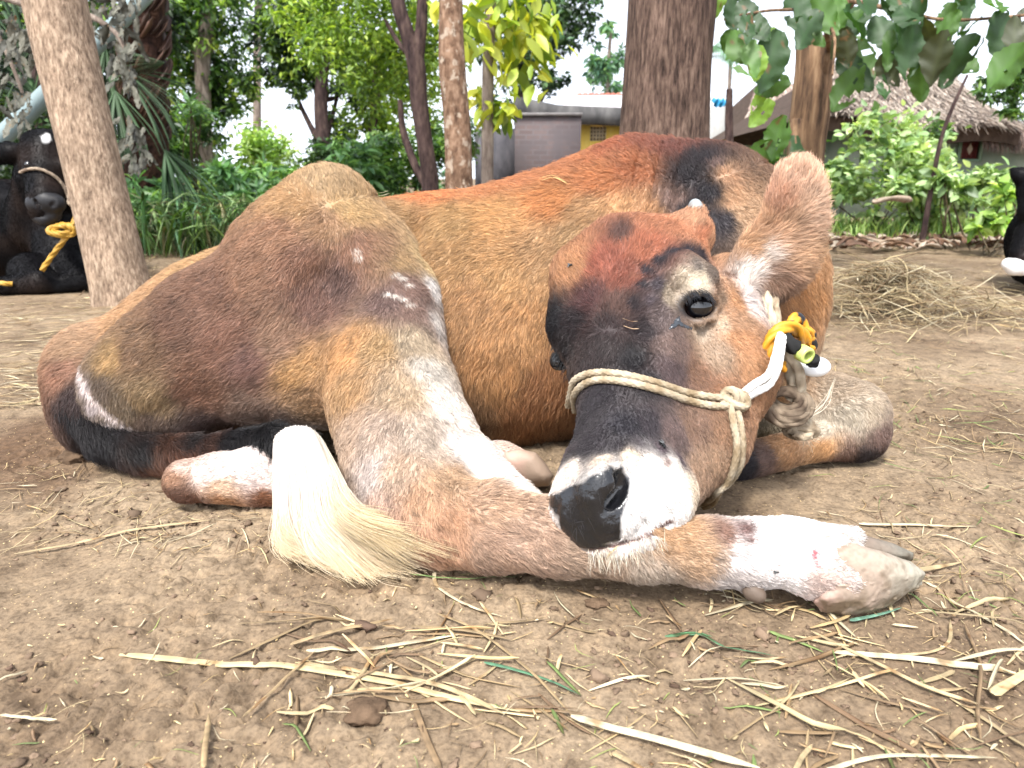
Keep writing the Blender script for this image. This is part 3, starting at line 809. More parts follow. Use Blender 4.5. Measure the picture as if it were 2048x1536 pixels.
pts = pts + np.stack([np.sin(tt[..., 0] * 14 + cph[clump][:, None]), np.sin(tt[..., 0] * 11 + cph[clump][:, None] * 2), 0 * tt[..., 0] + np.zeros((n, 1))], -1) * .007 * tt ** 1.2
pts = pts + rng.standard_normal((n, 1, 3)) * np.array([.011, .011, .004]) * tt ** 4 + np.array([.02, 0, 0]) * (tt ** 5) * rng.random((n, 1, 1))
cut = np.clip((.60 + .40 * rng.random(n) ** .6) * (.84 + .16 * np.sin(clump * 2.1)) , 0, 1)
pp = np.empty_like(pts)
for a in range(K):
    x = cut * a / (K - 1) * (K - 1); j = np.minimum(x.astype(int), K - 2); fx = (x - j)[:, None]
    pp[:, a] = pts[np.arange(n), j] * (1 - fx) + pts[np.arange(n), j + 1] * fx
pp[..., 2] = np.maximum(pp[..., 2], .003 + .012 * rng.random((n, 1)))
wcol = np.array(lin((248, 240, 236), .78, 1)); ycol = np.array(lin((224, 198, 150), .75, 1))
mixv = np.clip(-.15 + .4 * rng.random(n) + .25 * (cut - .7) / .3 + np.where(i > 5, .25, 0), 0, 1)[:, None]
hair_obj('tail_tuft', pp, np.full(n, .00034) * (1 + .3 * rng.standard_normal(n)).clip(.5, 1.6), (wcol * (1 - mixv) + ycol * mixv) * (1 + .12 * rng.standard_normal((n, 1))) * (.82 + .28 * rng.random((nc, 1))[clump]), hair_mat('tail_hair', .45, .3, 1, (.98, .86, .62)), cow, (1, 1, .8, .3))

# whiskers on the lips, bristles on the muzzle, lashes
def bristles(name, pts_dirs, L, rad, col, per=1, spread=.25, shell='head', droop=.3, k=5, mat=None):
    bv = BV[shell]; H = hits(bv, [(a[0], a[1]) for a in pts_dirs]); out, cc = [], []
    for (a, hh) in zip(pts_dirs, H):
        if np.isnan(hh[0]): continue
        nrm = Vector(bv.find_nearest(Vector(hh))[1]); nrm = np.array(nrm)
        if nrm @ (CP - hh) < 0: nrm = -nrm
        for _ in range(per):
            d = RGT * a[2] - UPV * a[3]; d = d / (np.linalg.norm(d) + 1e-9) + nrm * a[4] + rng.standard_normal(3) * spread
            d /= np.linalg.norm(d); l = L * (.6 + .6 * rng.random()); r0 = hh + rng.standard_normal(3) * .002
            q = [r0]
            for s_ in range(k - 1): q.append(q[-1] + d * l / (k - 1)); d = d + np.array([0, 0, -droop / k]); d /= np.linalg.norm(d)
            q = np.array(q); q[:, 2] = np.maximum(q[:, 2], .002); out.append(q); cc.append(col)
    return hair_obj(name, np.array(out), np.full(len(out), rad), np.array(cc) * (1 + .2 * rng.standard_normal((len(out), 1))), mat or coat_mat, cow, (1, .9, .7, .3))
pd = []
for _ in range(110):
    t = rng.random(); pd.append((1175 + 155 * t, 1110 - 45 * t ** 2 - 14 * rng.random(), .25 * (t - .4), 1, .35))
bristles('whiskers', pd, .026, .00022, lin((235, 222, 200), .9), 1, .35, droop=.5)
pd = [(1105 + 260 * rng.random(), 925 + 130 * rng.random(), .8 * (rng.random() - .2), .4, .9) for _ in range(110)]
bristles('whiskers', pd, .017, .00016, (.02, .018, .018), 1, .4)
pd = [(1366 + 60 * t, 596 - 17 * math.sin(math.pi * t) + 4 * rng.random(), .3 + .5 * t, .15 + .5 * t, 1.0) for t in rng.random(110)]
bristles('eyelashes', pd, .014, .00030, (.012, .014, .02), 1, .18, droop=1.0)
pd = [(1100 + 12 * rng.random(), 690 + 60 * rng.random(), -.5, 1, .6) for _ in range(90)]
bristles('eyelashes', pd, .018, .0003, (.012, .012, .014), 1, .25, droop=.9)

# tear below the eye
bvh_head = BV['head']
def surf(px, py, off=0.0, shell='head'):
    hh = hits(BV[shell], [(px, py)])[0]; nl = bvh_of_n(shell, hh)
    return hh + nl * off
def bvh_of_n(shell, hh):
    n_ = np.array(BV[shell].find_nearest(Vector(hh))[1]); tc = CP - hh
    return n_ if n_ @ tc > 0 else -n_
tsc = Sculpt()
tp_ = [(1358, 634, .0014), (1356, 640, .0034), (1352, 647, .0044), (1346, 653, .0034), (1339, 657, .0016)]
tq_ = [(1354, 646, .0050), (1363, 650, .0038), (1373, 655, .0034), (1381, 657, .0026)]
for l_ in (tp_, tq_):
    for (x0, y0, r0), (x1, y1, r1) in zip(l_[:-1], l_[1:]): tsc.ops.append(('cone', surf(x0, y0, .0022 - r0), r0, surf(x1, y1, .0022 - r1), r1, .003, False))
tm = NT('tear_fluid'); tm.b.inputs['Transmission Weight'].default_value = .5
V, F = tsc.build(.0009); V = smooth_mesh(V, F, 2); V = V + vnoise(V, 420, 3) * .0009; N, _ = vnormals(V, F)
if (N * (V - V.mean(0))).sum() < 0: F = F[:, ::-1].copy()
np_mesh('tear', V, F, tm.out((.06, .07, .085), .22), cow)

# ---------------------------------------------------------------- ropes
def rope(path, r, name, mat, parent, colf=None, strands=3, turns=None, lay=.16, braid=False, base=None, n=None, taper=None, join=None):
    path = np.array(path, float); seg = np.linalg.norm(np.diff(path, axis=0), axis=1).sum()
    n = n or max(12, int(seg / (r * .35))); n = min(n, 900)
    c = catmull(path, n); L = np.concatenate([[0], np.cumsum(np.linalg.norm(np.diff(c, axis=0), axis=1))])
    T = np.gradient(c, axis=0); T /= np.linalg.norm(T, axis=1, keepdims=True) + 1e-12
    m = 20; A = np.zeros((n, 3)); up = np.array([.3, .2, 1.0]); a = up - T[0] * (up @ T[0])
    for i_ in range(n):
        a = a - T[i_] * (a @ T[i_]); a /= np.linalg.norm(a) + 1e-12; A[i_] = a
    B = np.cross(T, A); th = np.linspace(0, 2 * np.pi, m, endpoint=False)
    tw = (turns or 1 / (r * 7.0)) * 2 * np.pi
    ph1 = strands * th[None] - tw * L[:, None] * strands / 2
    if braid:
        ph2 = strands * th[None] + tw * L[:, None] * strands / 2
        rr = r * (1 - lay + lay * np.abs(np.sin(ph1)) * np.abs(np.sin(ph2)) * 2)
    else: rr = r * (1 - lay * 1.2 + lay * 2 * np.abs(np.cos(ph1 / 2)))
    if taper is not None: rr = rr * np.interp(L / L[-1], taper[0], taper[1])[:, None]
    V = c[:, None] + A[:, None] * (np.cos(th)[None] * rr)[..., None] + B[:, None] * (np.sin(th)[None] * rr)[..., None]
    V = V.reshape(-1, 3); V = V + vnoise(V, 500, 4) * r * .09
    F = np.array([[i_ * m + j, i_ * m + (j + 1) % m, (i_ + 1) * m + (j + 1) % m, (i_ + 1) * m + j] for i_ in range(n - 1) for j in range(m)])
    k0 = np.floor(((ph1 / (2 * np.pi)) % strands)).astype(int).reshape(-1)
    C = colf(V, k0, np.repeat(L, m)) if colf else np.full((len(V), 3), .5)
    g = -(.35 if not braid else .3) * (1 - (rr.reshape(-1) / rr.max())) * 2.2  # groove shade painted into the rope colour: darker where the strand radius dips
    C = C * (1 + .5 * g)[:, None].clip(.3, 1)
    if join is not None: join.append((V, F, C)); return None
    return np_mesh(name, V, F, mat, parent, C, base=base)

def joined(name, lst, mat, parent, base=None):
    o_, Vs, Fs, Cs = 0, [], [], []
    for (a, b, c_) in lst: Vs.append(a); Fs.append(b + o_); Cs.append(c_); o_ += len(a)
    return np_mesh(name, np.concatenate(Vs), np.concatenate(Fs), mat, parent, np.concatenate(Cs), base=base)

rope_mat = attr_mat('cotton_rope', rough=.9, spec=.1, bump=(700, .6, .0012))
def beige(base=(190, 172, 150), dark=(150, 126, 100)):
    b, d = np.array(lin(base, .85, 1)), np.array(lin(dark, .8, 1))
    def f(V, k, L):
        m_ = np.clip(.5 + fbm(V, 60, 3, 9) * 1.2, 0, 1)[:, None]; return b * m_ + d * (1 - m_)
    return f
white_c = beige((248, 246, 244), (222, 218, 212)); tan_c = beige(); dirty = beige((150, 130, 112), (84, 68, 58))
def on(pts, off=.004, shell='head'): return [surf(x, y, off, shell) for x, y in pts]

halter = thing('halter', 'pale double cotton rope halter tied round the brown cow\'s muzzle', 'halter', P(1460, 810, 1.0) * np.array([1, 1, 1]))
jl = []
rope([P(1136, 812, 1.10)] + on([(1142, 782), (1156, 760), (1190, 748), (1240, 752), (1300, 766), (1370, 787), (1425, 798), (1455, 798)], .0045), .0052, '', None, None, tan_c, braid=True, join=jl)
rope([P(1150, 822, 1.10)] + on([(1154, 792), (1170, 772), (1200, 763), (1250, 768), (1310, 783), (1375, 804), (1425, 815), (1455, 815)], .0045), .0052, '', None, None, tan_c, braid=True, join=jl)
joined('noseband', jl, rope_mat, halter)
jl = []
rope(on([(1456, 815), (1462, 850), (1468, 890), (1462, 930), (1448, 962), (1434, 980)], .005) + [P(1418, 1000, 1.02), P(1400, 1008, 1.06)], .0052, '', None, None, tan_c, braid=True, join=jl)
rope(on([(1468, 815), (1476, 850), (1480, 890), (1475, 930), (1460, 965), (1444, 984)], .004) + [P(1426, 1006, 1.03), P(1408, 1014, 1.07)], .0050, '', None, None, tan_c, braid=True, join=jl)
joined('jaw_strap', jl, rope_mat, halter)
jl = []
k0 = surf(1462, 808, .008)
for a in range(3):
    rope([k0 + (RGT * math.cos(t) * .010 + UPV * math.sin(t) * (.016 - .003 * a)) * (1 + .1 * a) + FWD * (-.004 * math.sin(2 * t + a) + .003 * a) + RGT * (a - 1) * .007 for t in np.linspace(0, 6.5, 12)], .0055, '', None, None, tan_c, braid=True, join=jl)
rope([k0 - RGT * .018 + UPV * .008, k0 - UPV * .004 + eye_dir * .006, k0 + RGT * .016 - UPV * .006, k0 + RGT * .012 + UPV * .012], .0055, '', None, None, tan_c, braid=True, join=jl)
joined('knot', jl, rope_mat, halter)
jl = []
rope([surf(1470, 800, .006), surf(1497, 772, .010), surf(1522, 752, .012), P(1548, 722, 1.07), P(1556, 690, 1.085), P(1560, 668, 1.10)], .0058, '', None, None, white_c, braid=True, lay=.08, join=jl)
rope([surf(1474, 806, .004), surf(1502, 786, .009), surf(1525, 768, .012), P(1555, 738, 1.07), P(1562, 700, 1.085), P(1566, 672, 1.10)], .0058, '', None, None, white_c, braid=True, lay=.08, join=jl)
joined('cheek_strap', jl, rope_mat, halter)
jl = []
for (x0, x1, yy) in ((1513, 1532, 1.20), (1522, 1545, 1.195), (1532, 1556, 1.19), (1546, 1562, 1.20)):
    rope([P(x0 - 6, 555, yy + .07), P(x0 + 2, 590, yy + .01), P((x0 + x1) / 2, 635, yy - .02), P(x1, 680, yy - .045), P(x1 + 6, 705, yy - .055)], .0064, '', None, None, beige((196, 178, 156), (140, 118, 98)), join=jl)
joined('throat_rope', jl, rope_mat, halter)

teth = thing('tether_rope', 'dirty frayed grey rope with a big knot hanging beside the brown cow\'s jaw', 'rope', P(1590, 840, 1.2))
jl = []
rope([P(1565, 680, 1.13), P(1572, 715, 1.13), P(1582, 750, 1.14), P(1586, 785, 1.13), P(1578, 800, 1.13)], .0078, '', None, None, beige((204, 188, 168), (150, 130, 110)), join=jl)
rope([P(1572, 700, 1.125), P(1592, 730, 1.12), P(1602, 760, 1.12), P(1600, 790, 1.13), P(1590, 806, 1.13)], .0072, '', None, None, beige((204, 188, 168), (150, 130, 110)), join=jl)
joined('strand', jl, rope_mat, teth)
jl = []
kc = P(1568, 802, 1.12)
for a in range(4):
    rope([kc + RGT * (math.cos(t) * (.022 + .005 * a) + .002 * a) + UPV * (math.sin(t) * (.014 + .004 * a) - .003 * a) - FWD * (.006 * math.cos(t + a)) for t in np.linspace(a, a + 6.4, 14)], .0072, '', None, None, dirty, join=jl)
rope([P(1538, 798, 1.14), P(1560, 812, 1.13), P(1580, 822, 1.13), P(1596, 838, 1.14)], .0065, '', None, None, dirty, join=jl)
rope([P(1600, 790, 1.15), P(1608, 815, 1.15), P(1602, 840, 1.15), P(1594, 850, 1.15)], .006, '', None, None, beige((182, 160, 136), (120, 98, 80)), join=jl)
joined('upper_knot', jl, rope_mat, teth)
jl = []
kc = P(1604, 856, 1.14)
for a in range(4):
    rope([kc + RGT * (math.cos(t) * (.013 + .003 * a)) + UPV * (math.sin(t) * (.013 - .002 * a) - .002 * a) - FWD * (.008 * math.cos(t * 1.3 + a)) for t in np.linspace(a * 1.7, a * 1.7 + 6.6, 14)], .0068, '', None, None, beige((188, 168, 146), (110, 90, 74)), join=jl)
joined('lower_knot', jl, rope_mat, teth)
fr, fc = [], []
for _ in range(90):
    b0 = [P(1600, 845, 1.15), P(1596, 820, 1.13), P(1610, 850, 1.15), P(1580, 820, 1.13), P(1615, 868, 1.15)][rng.integers(5)] + rng.standard_normal(3) * .006
    d = RGT * (.5 * rng.standard_normal() + .3) + UPV * (.8 * rng.standard_normal() - .2) - FWD * .4; l = .012 + .02 * rng.random(); q = [b0]
    for k in range(5): q.append(q[-1] + d / np.linalg.norm(d) * l / 5); d = d + rng.standard_normal(3) * .45 - UPV * .12
    fr.append(q); fc.append(np.array(lin((205, 184, 160), .8, 1)))
for (x1, y1) in ((1672, 755), (1668, 764), (1655, 790)):
    a, b = P(1612, 838, 1.14), P(x1, y1, 1.19)
    for _ in range(3):
        m_ = (a + b) / 2 + rng.standard_normal(3) * .006 - UPV * .008; fr.append(list(catmull([a, m_, b + rng.standard_normal(3) * .001], 6))); fc.append(np.array(lin((225, 210, 190), .9, 1)))
hair_obj('frayed_end', np.array(fr), np.full(len(fr), .0005), np.array(fc), coat_mat, teth)

def lin0y(c, g): return tuple(g * ((x / 255 + 0.055) / 1.055) ** 2.4 for x in c)
ycol_, kcol_ = np.array(lin0y((226, 158, 40), .72)), np.array([.015, .015, .018])
def yb(V, k, L):
    s_ = np.floor(L / .017 + k * .37); dark = ((s_.astype(int) * 7 + k * 3) % 9 == 0)
    c_ = np.where(dark[:, None], kcol_, ycol_ * (1 + .25 * fbm(V, 120, 2, 5))[:, None]); return c_
col = thing('neck_rope', 'yellow and black twisted neck rope knotted below the brown cow\'s ear', 'rope', P(1580, 690, 1.17))
ym = attr_mat('nylon_rope', rough=.5, spec=.4, bump=(500, .5, .001))
jl = []
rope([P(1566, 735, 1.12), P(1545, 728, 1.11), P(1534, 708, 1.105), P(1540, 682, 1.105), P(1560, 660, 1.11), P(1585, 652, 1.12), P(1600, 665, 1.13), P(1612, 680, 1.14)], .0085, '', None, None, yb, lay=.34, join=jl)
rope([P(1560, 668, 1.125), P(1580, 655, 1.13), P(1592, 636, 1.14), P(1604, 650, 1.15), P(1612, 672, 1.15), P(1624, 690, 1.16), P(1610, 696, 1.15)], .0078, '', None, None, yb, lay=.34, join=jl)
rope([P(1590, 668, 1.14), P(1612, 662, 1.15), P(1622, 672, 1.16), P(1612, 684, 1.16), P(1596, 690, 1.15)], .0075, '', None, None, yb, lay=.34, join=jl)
joined('loop', jl, ym, col)
jl = []
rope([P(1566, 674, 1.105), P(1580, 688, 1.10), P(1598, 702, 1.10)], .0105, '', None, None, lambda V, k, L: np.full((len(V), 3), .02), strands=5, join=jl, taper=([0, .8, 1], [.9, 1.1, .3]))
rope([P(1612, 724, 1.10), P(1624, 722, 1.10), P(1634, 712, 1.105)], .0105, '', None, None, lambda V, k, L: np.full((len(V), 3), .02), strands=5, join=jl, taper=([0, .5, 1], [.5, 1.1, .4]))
joined('black_cord', jl, rope_mat, col)
V, F = uv_ball(np.zeros(3), 1, 40, 24)
def tube_bead(c, ax, r, l, hole, n=32, m=14):
    ax = ax / np.linalg.norm(ax); a = np.cross(ax, [0, 0, 1.]); a /= np.linalg.norm(a); b = np.cross(ax, a)
    prof = [(-l, hole), (-l, r * .9), (-l * .8, r), (0, r * 1.02), (l * .8, r), (l, r * .92), (l * 1.02, hole), (l * .7, hole * .95), (-l * .7, hole * .95)]
    V_ = np.array([c + ax * x + (a * math.cos(t) + b * math.sin(t)) * q for (x, q) in prof for t in np.linspace(0, 2 * np.pi, n, endpoint=False)])
    F_ = np.array([[i_ * n + j, i_ * n + (j + 1) % n, ((i_ + 1) % len(prof)) * n + (j + 1) % n, ((i_ + 1) % len(prof)) * n + j] for i_ in range(len(prof)) for j in range(n)])
    return V_, F_
V, F = tube_bead(P(1608, 708, 1.095), RGT * .45 - UPV * .5 - FWD * 1.0 + 0 * UPV, .0128, .010, .0075)
np_mesh('green_bead', V, F, plain('lime_plastic', lin((205, 212, 120), .8, 1), .35, .5, None, (90, .8, 1.15)), col)
V, F = uv_ball(P(1629, 733, 1.135), .0215, 40, 24, (1.15, .9, .75))
np_mesh('white_bead', V, F, plain('white_plastic', (.80, .83, .86), .3, .5), col)
# ================================================================== GROUND
def grow(a, b, s, f):
    o = [a]
    while o[-1] < b: o.append(o[-1] + s); s *= f
    return o
def lin0(c, g=1.0):
    return tuple(g * ((x / 255 / 12.92) if x / 255 <= 0.04045 else ((x / 255 + 0.055) / 1.055) ** 2.4) for x in c)

def gz(x, y):
    p = np.stack([x, y, np.zeros_like(x)], -1)
    r = np.hypot(x, y)
    z = fbm(p, 1.3, 2, 101) * .012
    z = z + (fbm(p, 14, 3, 102) * .0045)
    crust = np.clip(fbm(p, 4.5, 2, 107) * 1.6 + .35, 0, 1)          # crumbly in some places, trodden flat in others
    rid = np.abs(noise3(p, 42, 103)); rid2 = np.abs(noise3(p, 95, 104))
    fade = np.clip(3.2 - r, 0, 1)
    z = z + fade * crust * (.0105 * (np.clip(rid, 0, .35) / .35 - .7) + .0045 * rid2)
    z = z + fade * .0007 * noise3(p, 190, 105)
    return z - .004

xs = np.arange(-1.3, 1.3001, .0048); ext = np.array(grow(1.3, 220, .006, 1.045)[1:])
xs = np.concatenate([-ext[::-1], xs, ext])
ys = np.concatenate([-np.array(grow(-.5, 60, .05, 1.25)[::-1]), [], np.arange(.5, 1.7, .0042), np.array(grow(1.7, 320, .0048, 1.022))])
ys = np.unique(np.round(ys, 5))
XX, YY = np.meshgrid(xs, ys, indexing='xy')
ZZ = gz(XX.ravel(), YY.ravel())
nx, ny = len(xs), len(ys)
idx = np.arange(nx * ny).reshape(ny, nx)
F = np.stack([idx[:-1, :-1], idx[:-1, 1:], idx[1:, 1:], idx[1:, :-1]], -1).reshape(-1, 4)

t = NT('soil')
co = t.coords()
n1 = t.noise(2.3, 5, .6, co); n2 = t.noise(26, 8, .65, co); n3 = t.noise(170, 4, .6, co)
base = t.ramp(n1.outputs[0], [(.30, lin0((120, 101, 82), .60)), (.46, lin0((150, 130, 107), .60)), (.62, lin0((170, 150, 125), .60)), (.8, lin0((138, 118, 96), .60))])
c = t.mix(1.0, base, t.ramp(n2.outputs[0], [(.30, (.50, .48, .46)), (.48, (.92, .92, .92)), (.70, (1.22, 1.2, 1.15))]), 'MULTIPLY')
c = t.mix(1.0, c, t.ramp(n3.outputs[0], [(.32, (.62, .60, .58)), (.5, (1, 1, 1)), (.72, (1.3, 1.28, 1.22))]), 'MULTIPLY')
# damp dark soil beside the rump, seen as a stain of its own
vd = t.new('VectorMath', operation='DISTANCE'); t.ln(co, vd.inputs[0]); vd.inputs[1].default_value = tuple(G(40, 900))
n4 = t.noise(7, 5, .6, co)
ad = t.new('Math', operation='MULTIPLY_ADD'); t.ln(n4.outputs[0], ad.inputs[0]); ad.inputs[1].default_value = .42; t.ln(vd.outputs['Value'], ad.inputs[2])
damp = t.ramp(ad.outputs[0], [(.34, (1, 1, 1)), (.50, (0, 0, 0))])
c = t.mix(damp, c, t.mix(1.0, c, (.58, .50, .47), 'MULTIPLY'))
# grains of chaff
vo = t.new('TexVoronoi'); vo.inputs['Scale'].default_value = 150; t.ln(co, vo.inputs['Vector'])
sel = t.new('Math', operation='LESS_THAN'); t.ln(vo.outputs['Distance'], sel.inputs[0]); sel.inputs[1].default_value = .16
sep = t.new('SeparateColor'); t.ln(vo.outputs['Color'], sep.inputs[0])
s2 = t.new('Math', operation='GREATER_THAN'); t.ln(sep.outputs[0], s2.inputs[0]); s2.inputs[1].default_value = .72
s3 = t.new('Math', operation='MULTIPLY'); t.ln(sel.outputs[0], s3.inputs[0]); t.ln(s2.outputs[0], s3.inputs[1])
c = t.mix(s3.outputs[0], c, lin0((205, 180, 135), .8))
b1 = t.bump(n2.outputs[0], .6, .010); b2 = t.bump(n3.outputs[0], .55, .0032, b1)
t.out(c, .92, b2, .15)
ground = np_mesh('ground', np.stack([XX.ravel(), YY.ravel(), ZZ], -1), F, t.m)
tag(ground, kind='structure')

def gzp(p): return float(gz(np.array([p[0]]), np.array([p[1]]))[0])

# crumbs of soil
import itertools
ico_v, ico_f = None, None
def ico(sub=1):
    import bmesh
    bm = bmesh.new(); bmesh.ops.create_icosphere(bm, subdivisions=sub, radius=1)
    V = np.array([v.co for v in bm.verts]); F = np.array([[v.index for v in f.verts] for f in bm.faces]); bm.free(); return V, F
IV, IF = ico(2)
def scatter_px(n, box):
    return np.stack([box[0] + rng.random(n) * (box[2] - box[0]), box[1] + rng.random(n) * (box[3] - box[1])], -1)
px = np.concatenate([scatter_px(560, (0, 1000, 2048, 1560)), scatter_px(420, (1100, 1140, 2048, 1400)), scatter_px(330, (60, 900, 620, 1080)), scatter_px(200, (1750, 640, 2048, 1100))])
VV, FF, CC, o_ = [], [], [], 0
for q in px:
    g = G(*q); p = fbm(np.array([[g[0], g[1], 0]]), 4.5, 2, 107)[0]
    if p < -.12 and rng.random() < .75: continue
    r = .0013 + .0036 * rng.random() ** 4
    if rng.random() < .008: r = .007 + .003 * rng.random()
    sc = np.array([1.2, 1, .6]) * (.7 + .6 * rng.random(3))
    v = IV * sc * r; v = v * (1 + .75 * noise3(IV * 1.0 + rng.random() * 50, 1.7, int(rng.integers(99)))[:, None])
    a = rng.random() * 6.28; v = v @ np.array([[math.cos(a), math.sin(a), 0], [-math.sin(a), math.cos(a), 0], [0, 0, 1]])
    v = v + np.array([g[0], g[1], gzp(g) + r * .3]); v = v + vnoise(v, 260, 7) * r * .25; VV.append(v); FF.append(IF + o_); o_ += len(v)
    CC.append(np.tile(np.array(lin0((146, 124, 104) if rng.random() > .15 else (110, 90, 76), .58)) * (.6 + .7 * rng.random()), (len(v), 1)))
o = np_mesh('soil_crumbs', np.concatenate(VV), np.concatenate(FF), attr_mat('crumb', rough=.95, spec=.1, bump=(260, .6, .002)), None, np.concatenate(CC)); tag(o, kind='stuff', label='loose brown crumbs of soil on the trodden ground', cat='soil')

# ------------------------------------------------------------------ straw
straw_mat = attr_mat('straw', rough=.6, spec=.35, bump=(420, .35, .0008))
def blade(pts, w, th=.25, col=(.5, .4, .2), twist=0.0, fold=.3, taper=True, n=None, join=None):
    """flattened split stem: 6-sided section"""
    n = n or max(3, int(len(pts) * 4)); c = catmull(pts, n)
    T = np.gradient(c, axis=0); T /= np.linalg.norm(T, axis=1, keepdims=True) + 1e-9
    up = np.array([0, 0, 1.0]); S = np.cross(T, up); S /= np.linalg.norm(S, axis=1, keepdims=True) + 1e-9; U = np.cross(S, T)
    ang = np.linspace(0, twist, n)[:, None]; S, U = S * np.cos(ang) + U * np.sin(ang), U * np.cos(ang) - S * np.sin(ang)
    sec = [(-.5, 0), (-.25, th * .5), (.05, th * .32), (.5, .05), (.25, -th * .4), (-.2, -th * .45)]
    e = np.ones(n)
    if taper: x = np.linspace(0, 1, n); e = np.clip(np.minimum(x * 14 + .35, (1 - x) * 6 + .15), 0, 1)
    V = np.stack([c + S * (a * w * e)[:, None] + U * (b * w * e)[:, None] for a, b in sec], 1).reshape(-1, 3)
    m = 6; F = np.array([[i * m + j, i * m + (j + 1) % m, (i + 1) * m + (j + 1) % m, (i + 1) * m + j] for i in range(n - 1) for j in range(m)])
    C = np.tile(np.array(col), (len(V), 1)) * (1 + .22 * noise3(V * np.array([1, 1, 1]), 110, 12))[:, None] * np.repeat(1 + .14 * rng.standard_normal(n), m)[:, None]
    sh = np.array([1, 1.08, .82, 1, .9, .9]); C = C * np.tile(sh, n)[:, None]; C = C * np.where((noise3(V, 60, 14) > .55)[:, None], np.array([[.62, .5, .4]]), 1.0)
    return V, F, C.clip(.01, .9)

SC1 = [lin0((216, 196, 150), .62), lin0((200, 178, 136), .60), lin0((180, 155, 116), .58), lin0((218, 204, 170), .64), lin0((156, 130, 98), .55)]
STALKS = [  # pixels, width px, colour, label
 ([(238, 1303), (400, 1316), (560, 1326), (720, 1350), (880, 1382), (1040, 1416)], 20, 0, 'longest thick pale straw stalk, lying across the bare soil at lower left'),
 ([(590, 1322), (760, 1345), (900, 1372), (1010, 1425)], 12, 1, 'shorter straw lying along the longest stalk'),
 ([(580, 1280), (680, 1262), (785, 1232)], 12, 2, 'short flat straw above the longest stalk, pointing at the tail tuft'),
 ([(612, 1292), (760, 1285), (918, 1264)], 13, 3, 'pale flat straw lying level just above the longest stalk'),
 ([(875, 1225), (960, 1262), (1060, 1340), (1150, 1432)], 8, 2, 'thin straw running down to the thick split stem at the bottom'),
 ([(1142, 1430), (1260, 1465), (1380, 1500), (1520, 1536)], 22, 3, 'thick split pale stem at the bottom middle of the picture'),
 ([(1665, 1298), (1800, 1312), (1920, 1328), (2036, 1342)], 17, 3, 'thick pale stem below the cow\'s front hoof on the right'),
 ([(1622, 1262), (1740, 1318), (1850, 1372), (1960, 1410)], 9, 1, 'long thin straw crossing above the thick stem at lower right'),
 ([(1688, 1205), (1720, 1172), (1800, 1150), (1925, 1130)], 13, 1, 'bent flat straw just below the cow\'s cloven hoof'),
 ([(1718, 1046), (1830, 1052), (1952, 1056)], 11, 3, 'straight pale straw behind the cow\'s cloven hoof'),
 ([(1640, 1540), (1750, 1512), (1880, 1508), (1995, 1514)], 13, 3, 'pale straw along the bottom right edge'),
 ([(1985, 1390), (2020, 1368), (2060, 1345)], 26, 0, 'broad short piece of straw at the right edge'),
 ([(868, 1142), (876, 1175), (935, 1208), (1005, 1226)], 9, 3, 'curled white straw just right of the tail tuft'),
 ([(28, 1104), (180, 1078), (300, 1058), (425, 1046)], 7, 1, 'long thin straw on the left below the folded hock'),
 ([(408, 1540), (412, 1490), (418, 1432)], 13, 2, 'upright brown flattened straw at lower left'),
 ([(826, 1395), (850, 1460), (885, 1540)], 15, 4, 'brown flattened straw leaning down to the bottom edge'),
 ([(1225, 1500), (1260, 1520), (1300, 1545)], 14, 1, 'short straw left of the middle of the bottom edge'),
 ([(0, 1432), (60, 1436), (115, 1442)], 8, 3, 'short pale straw at the lower left edge'),
 ([(1842, 1158), (1900, 1188), (1980, 1240), (2050, 1290)], 9, 3, 'thin white straw leading away from the tip of the hoof'),
 ([(698, 1382), (722, 1350), (748, 1308)], 9, 1, 'short straw crossing over the longest stalk'),
 ([(486, 1434), (550, 1380), (632, 1300)], 8, 2, 'thin straw slanting across the left part of the longest stalk'),
 ([(1778, 1308), (1860, 1302), (1898, 1280), (1902, 1232)], 8, 1, 'hooked straw to the right of the cloven hoof'),
 ([(1930, 1250), (1960, 1330), (1955, 1420), (1962, 1480)], 8, 4, 'brown straw standing across the lower right stems'),
 ([(1590, 1540), (1605, 1510), (1625, 1482)], 12, 1, 'short straw pointing up from the bottom edge, right of middle'),
]
GREENS = [([(1330, 1268), (1400, 1268), (1460, 1288), (1560, 1308)], 11, (88, 128, 92), 'green grass blade lying below the cow\'s hind leg'),
 ([(968, 1322), (1040, 1338), (1110, 1362), (1162, 1384)], 11, (86, 130, 98), 'green blade lying right of the longest straw stalk'),
 ([(1335, 1262), (1395, 1258), (1425, 1266)], 16, (96, 150, 104), 'short broad green blade lying below the dew claw'),
 ([(1700, 1238), (1760, 1226), (1805, 1212)], 13, (110, 150, 128), 'bluish green blade under the cloven hoof'),
 ([(820, 1152), (920, 1158), (1040, 1150)], 6, (110, 140, 80), 'thin green stem right of the tail tuft'),
 ([(1330, 1132), (1375, 1122), (1420, 1142)], 9, (110, 150, 128), 'small curved bluish blade under the hind shank')]
def lay_path(pp, lift):
    o_ = []
    for (x, y) in pp:
        g = G(x, y); o_.append([g[0], g[1], 0])
    o_ = catmull(o_, len(pp) * 4); o_ = np.array(o_)
    zz = gz(o_[:, 0], o_[:, 1]); k = np.ones(5) / 5
    zs = np.convolve(np.pad(zz, 2, mode='edge'), k, 'valid')
    o_[:, 2] = np.maximum(zs + lift, zz + lift * .5)
    return o_
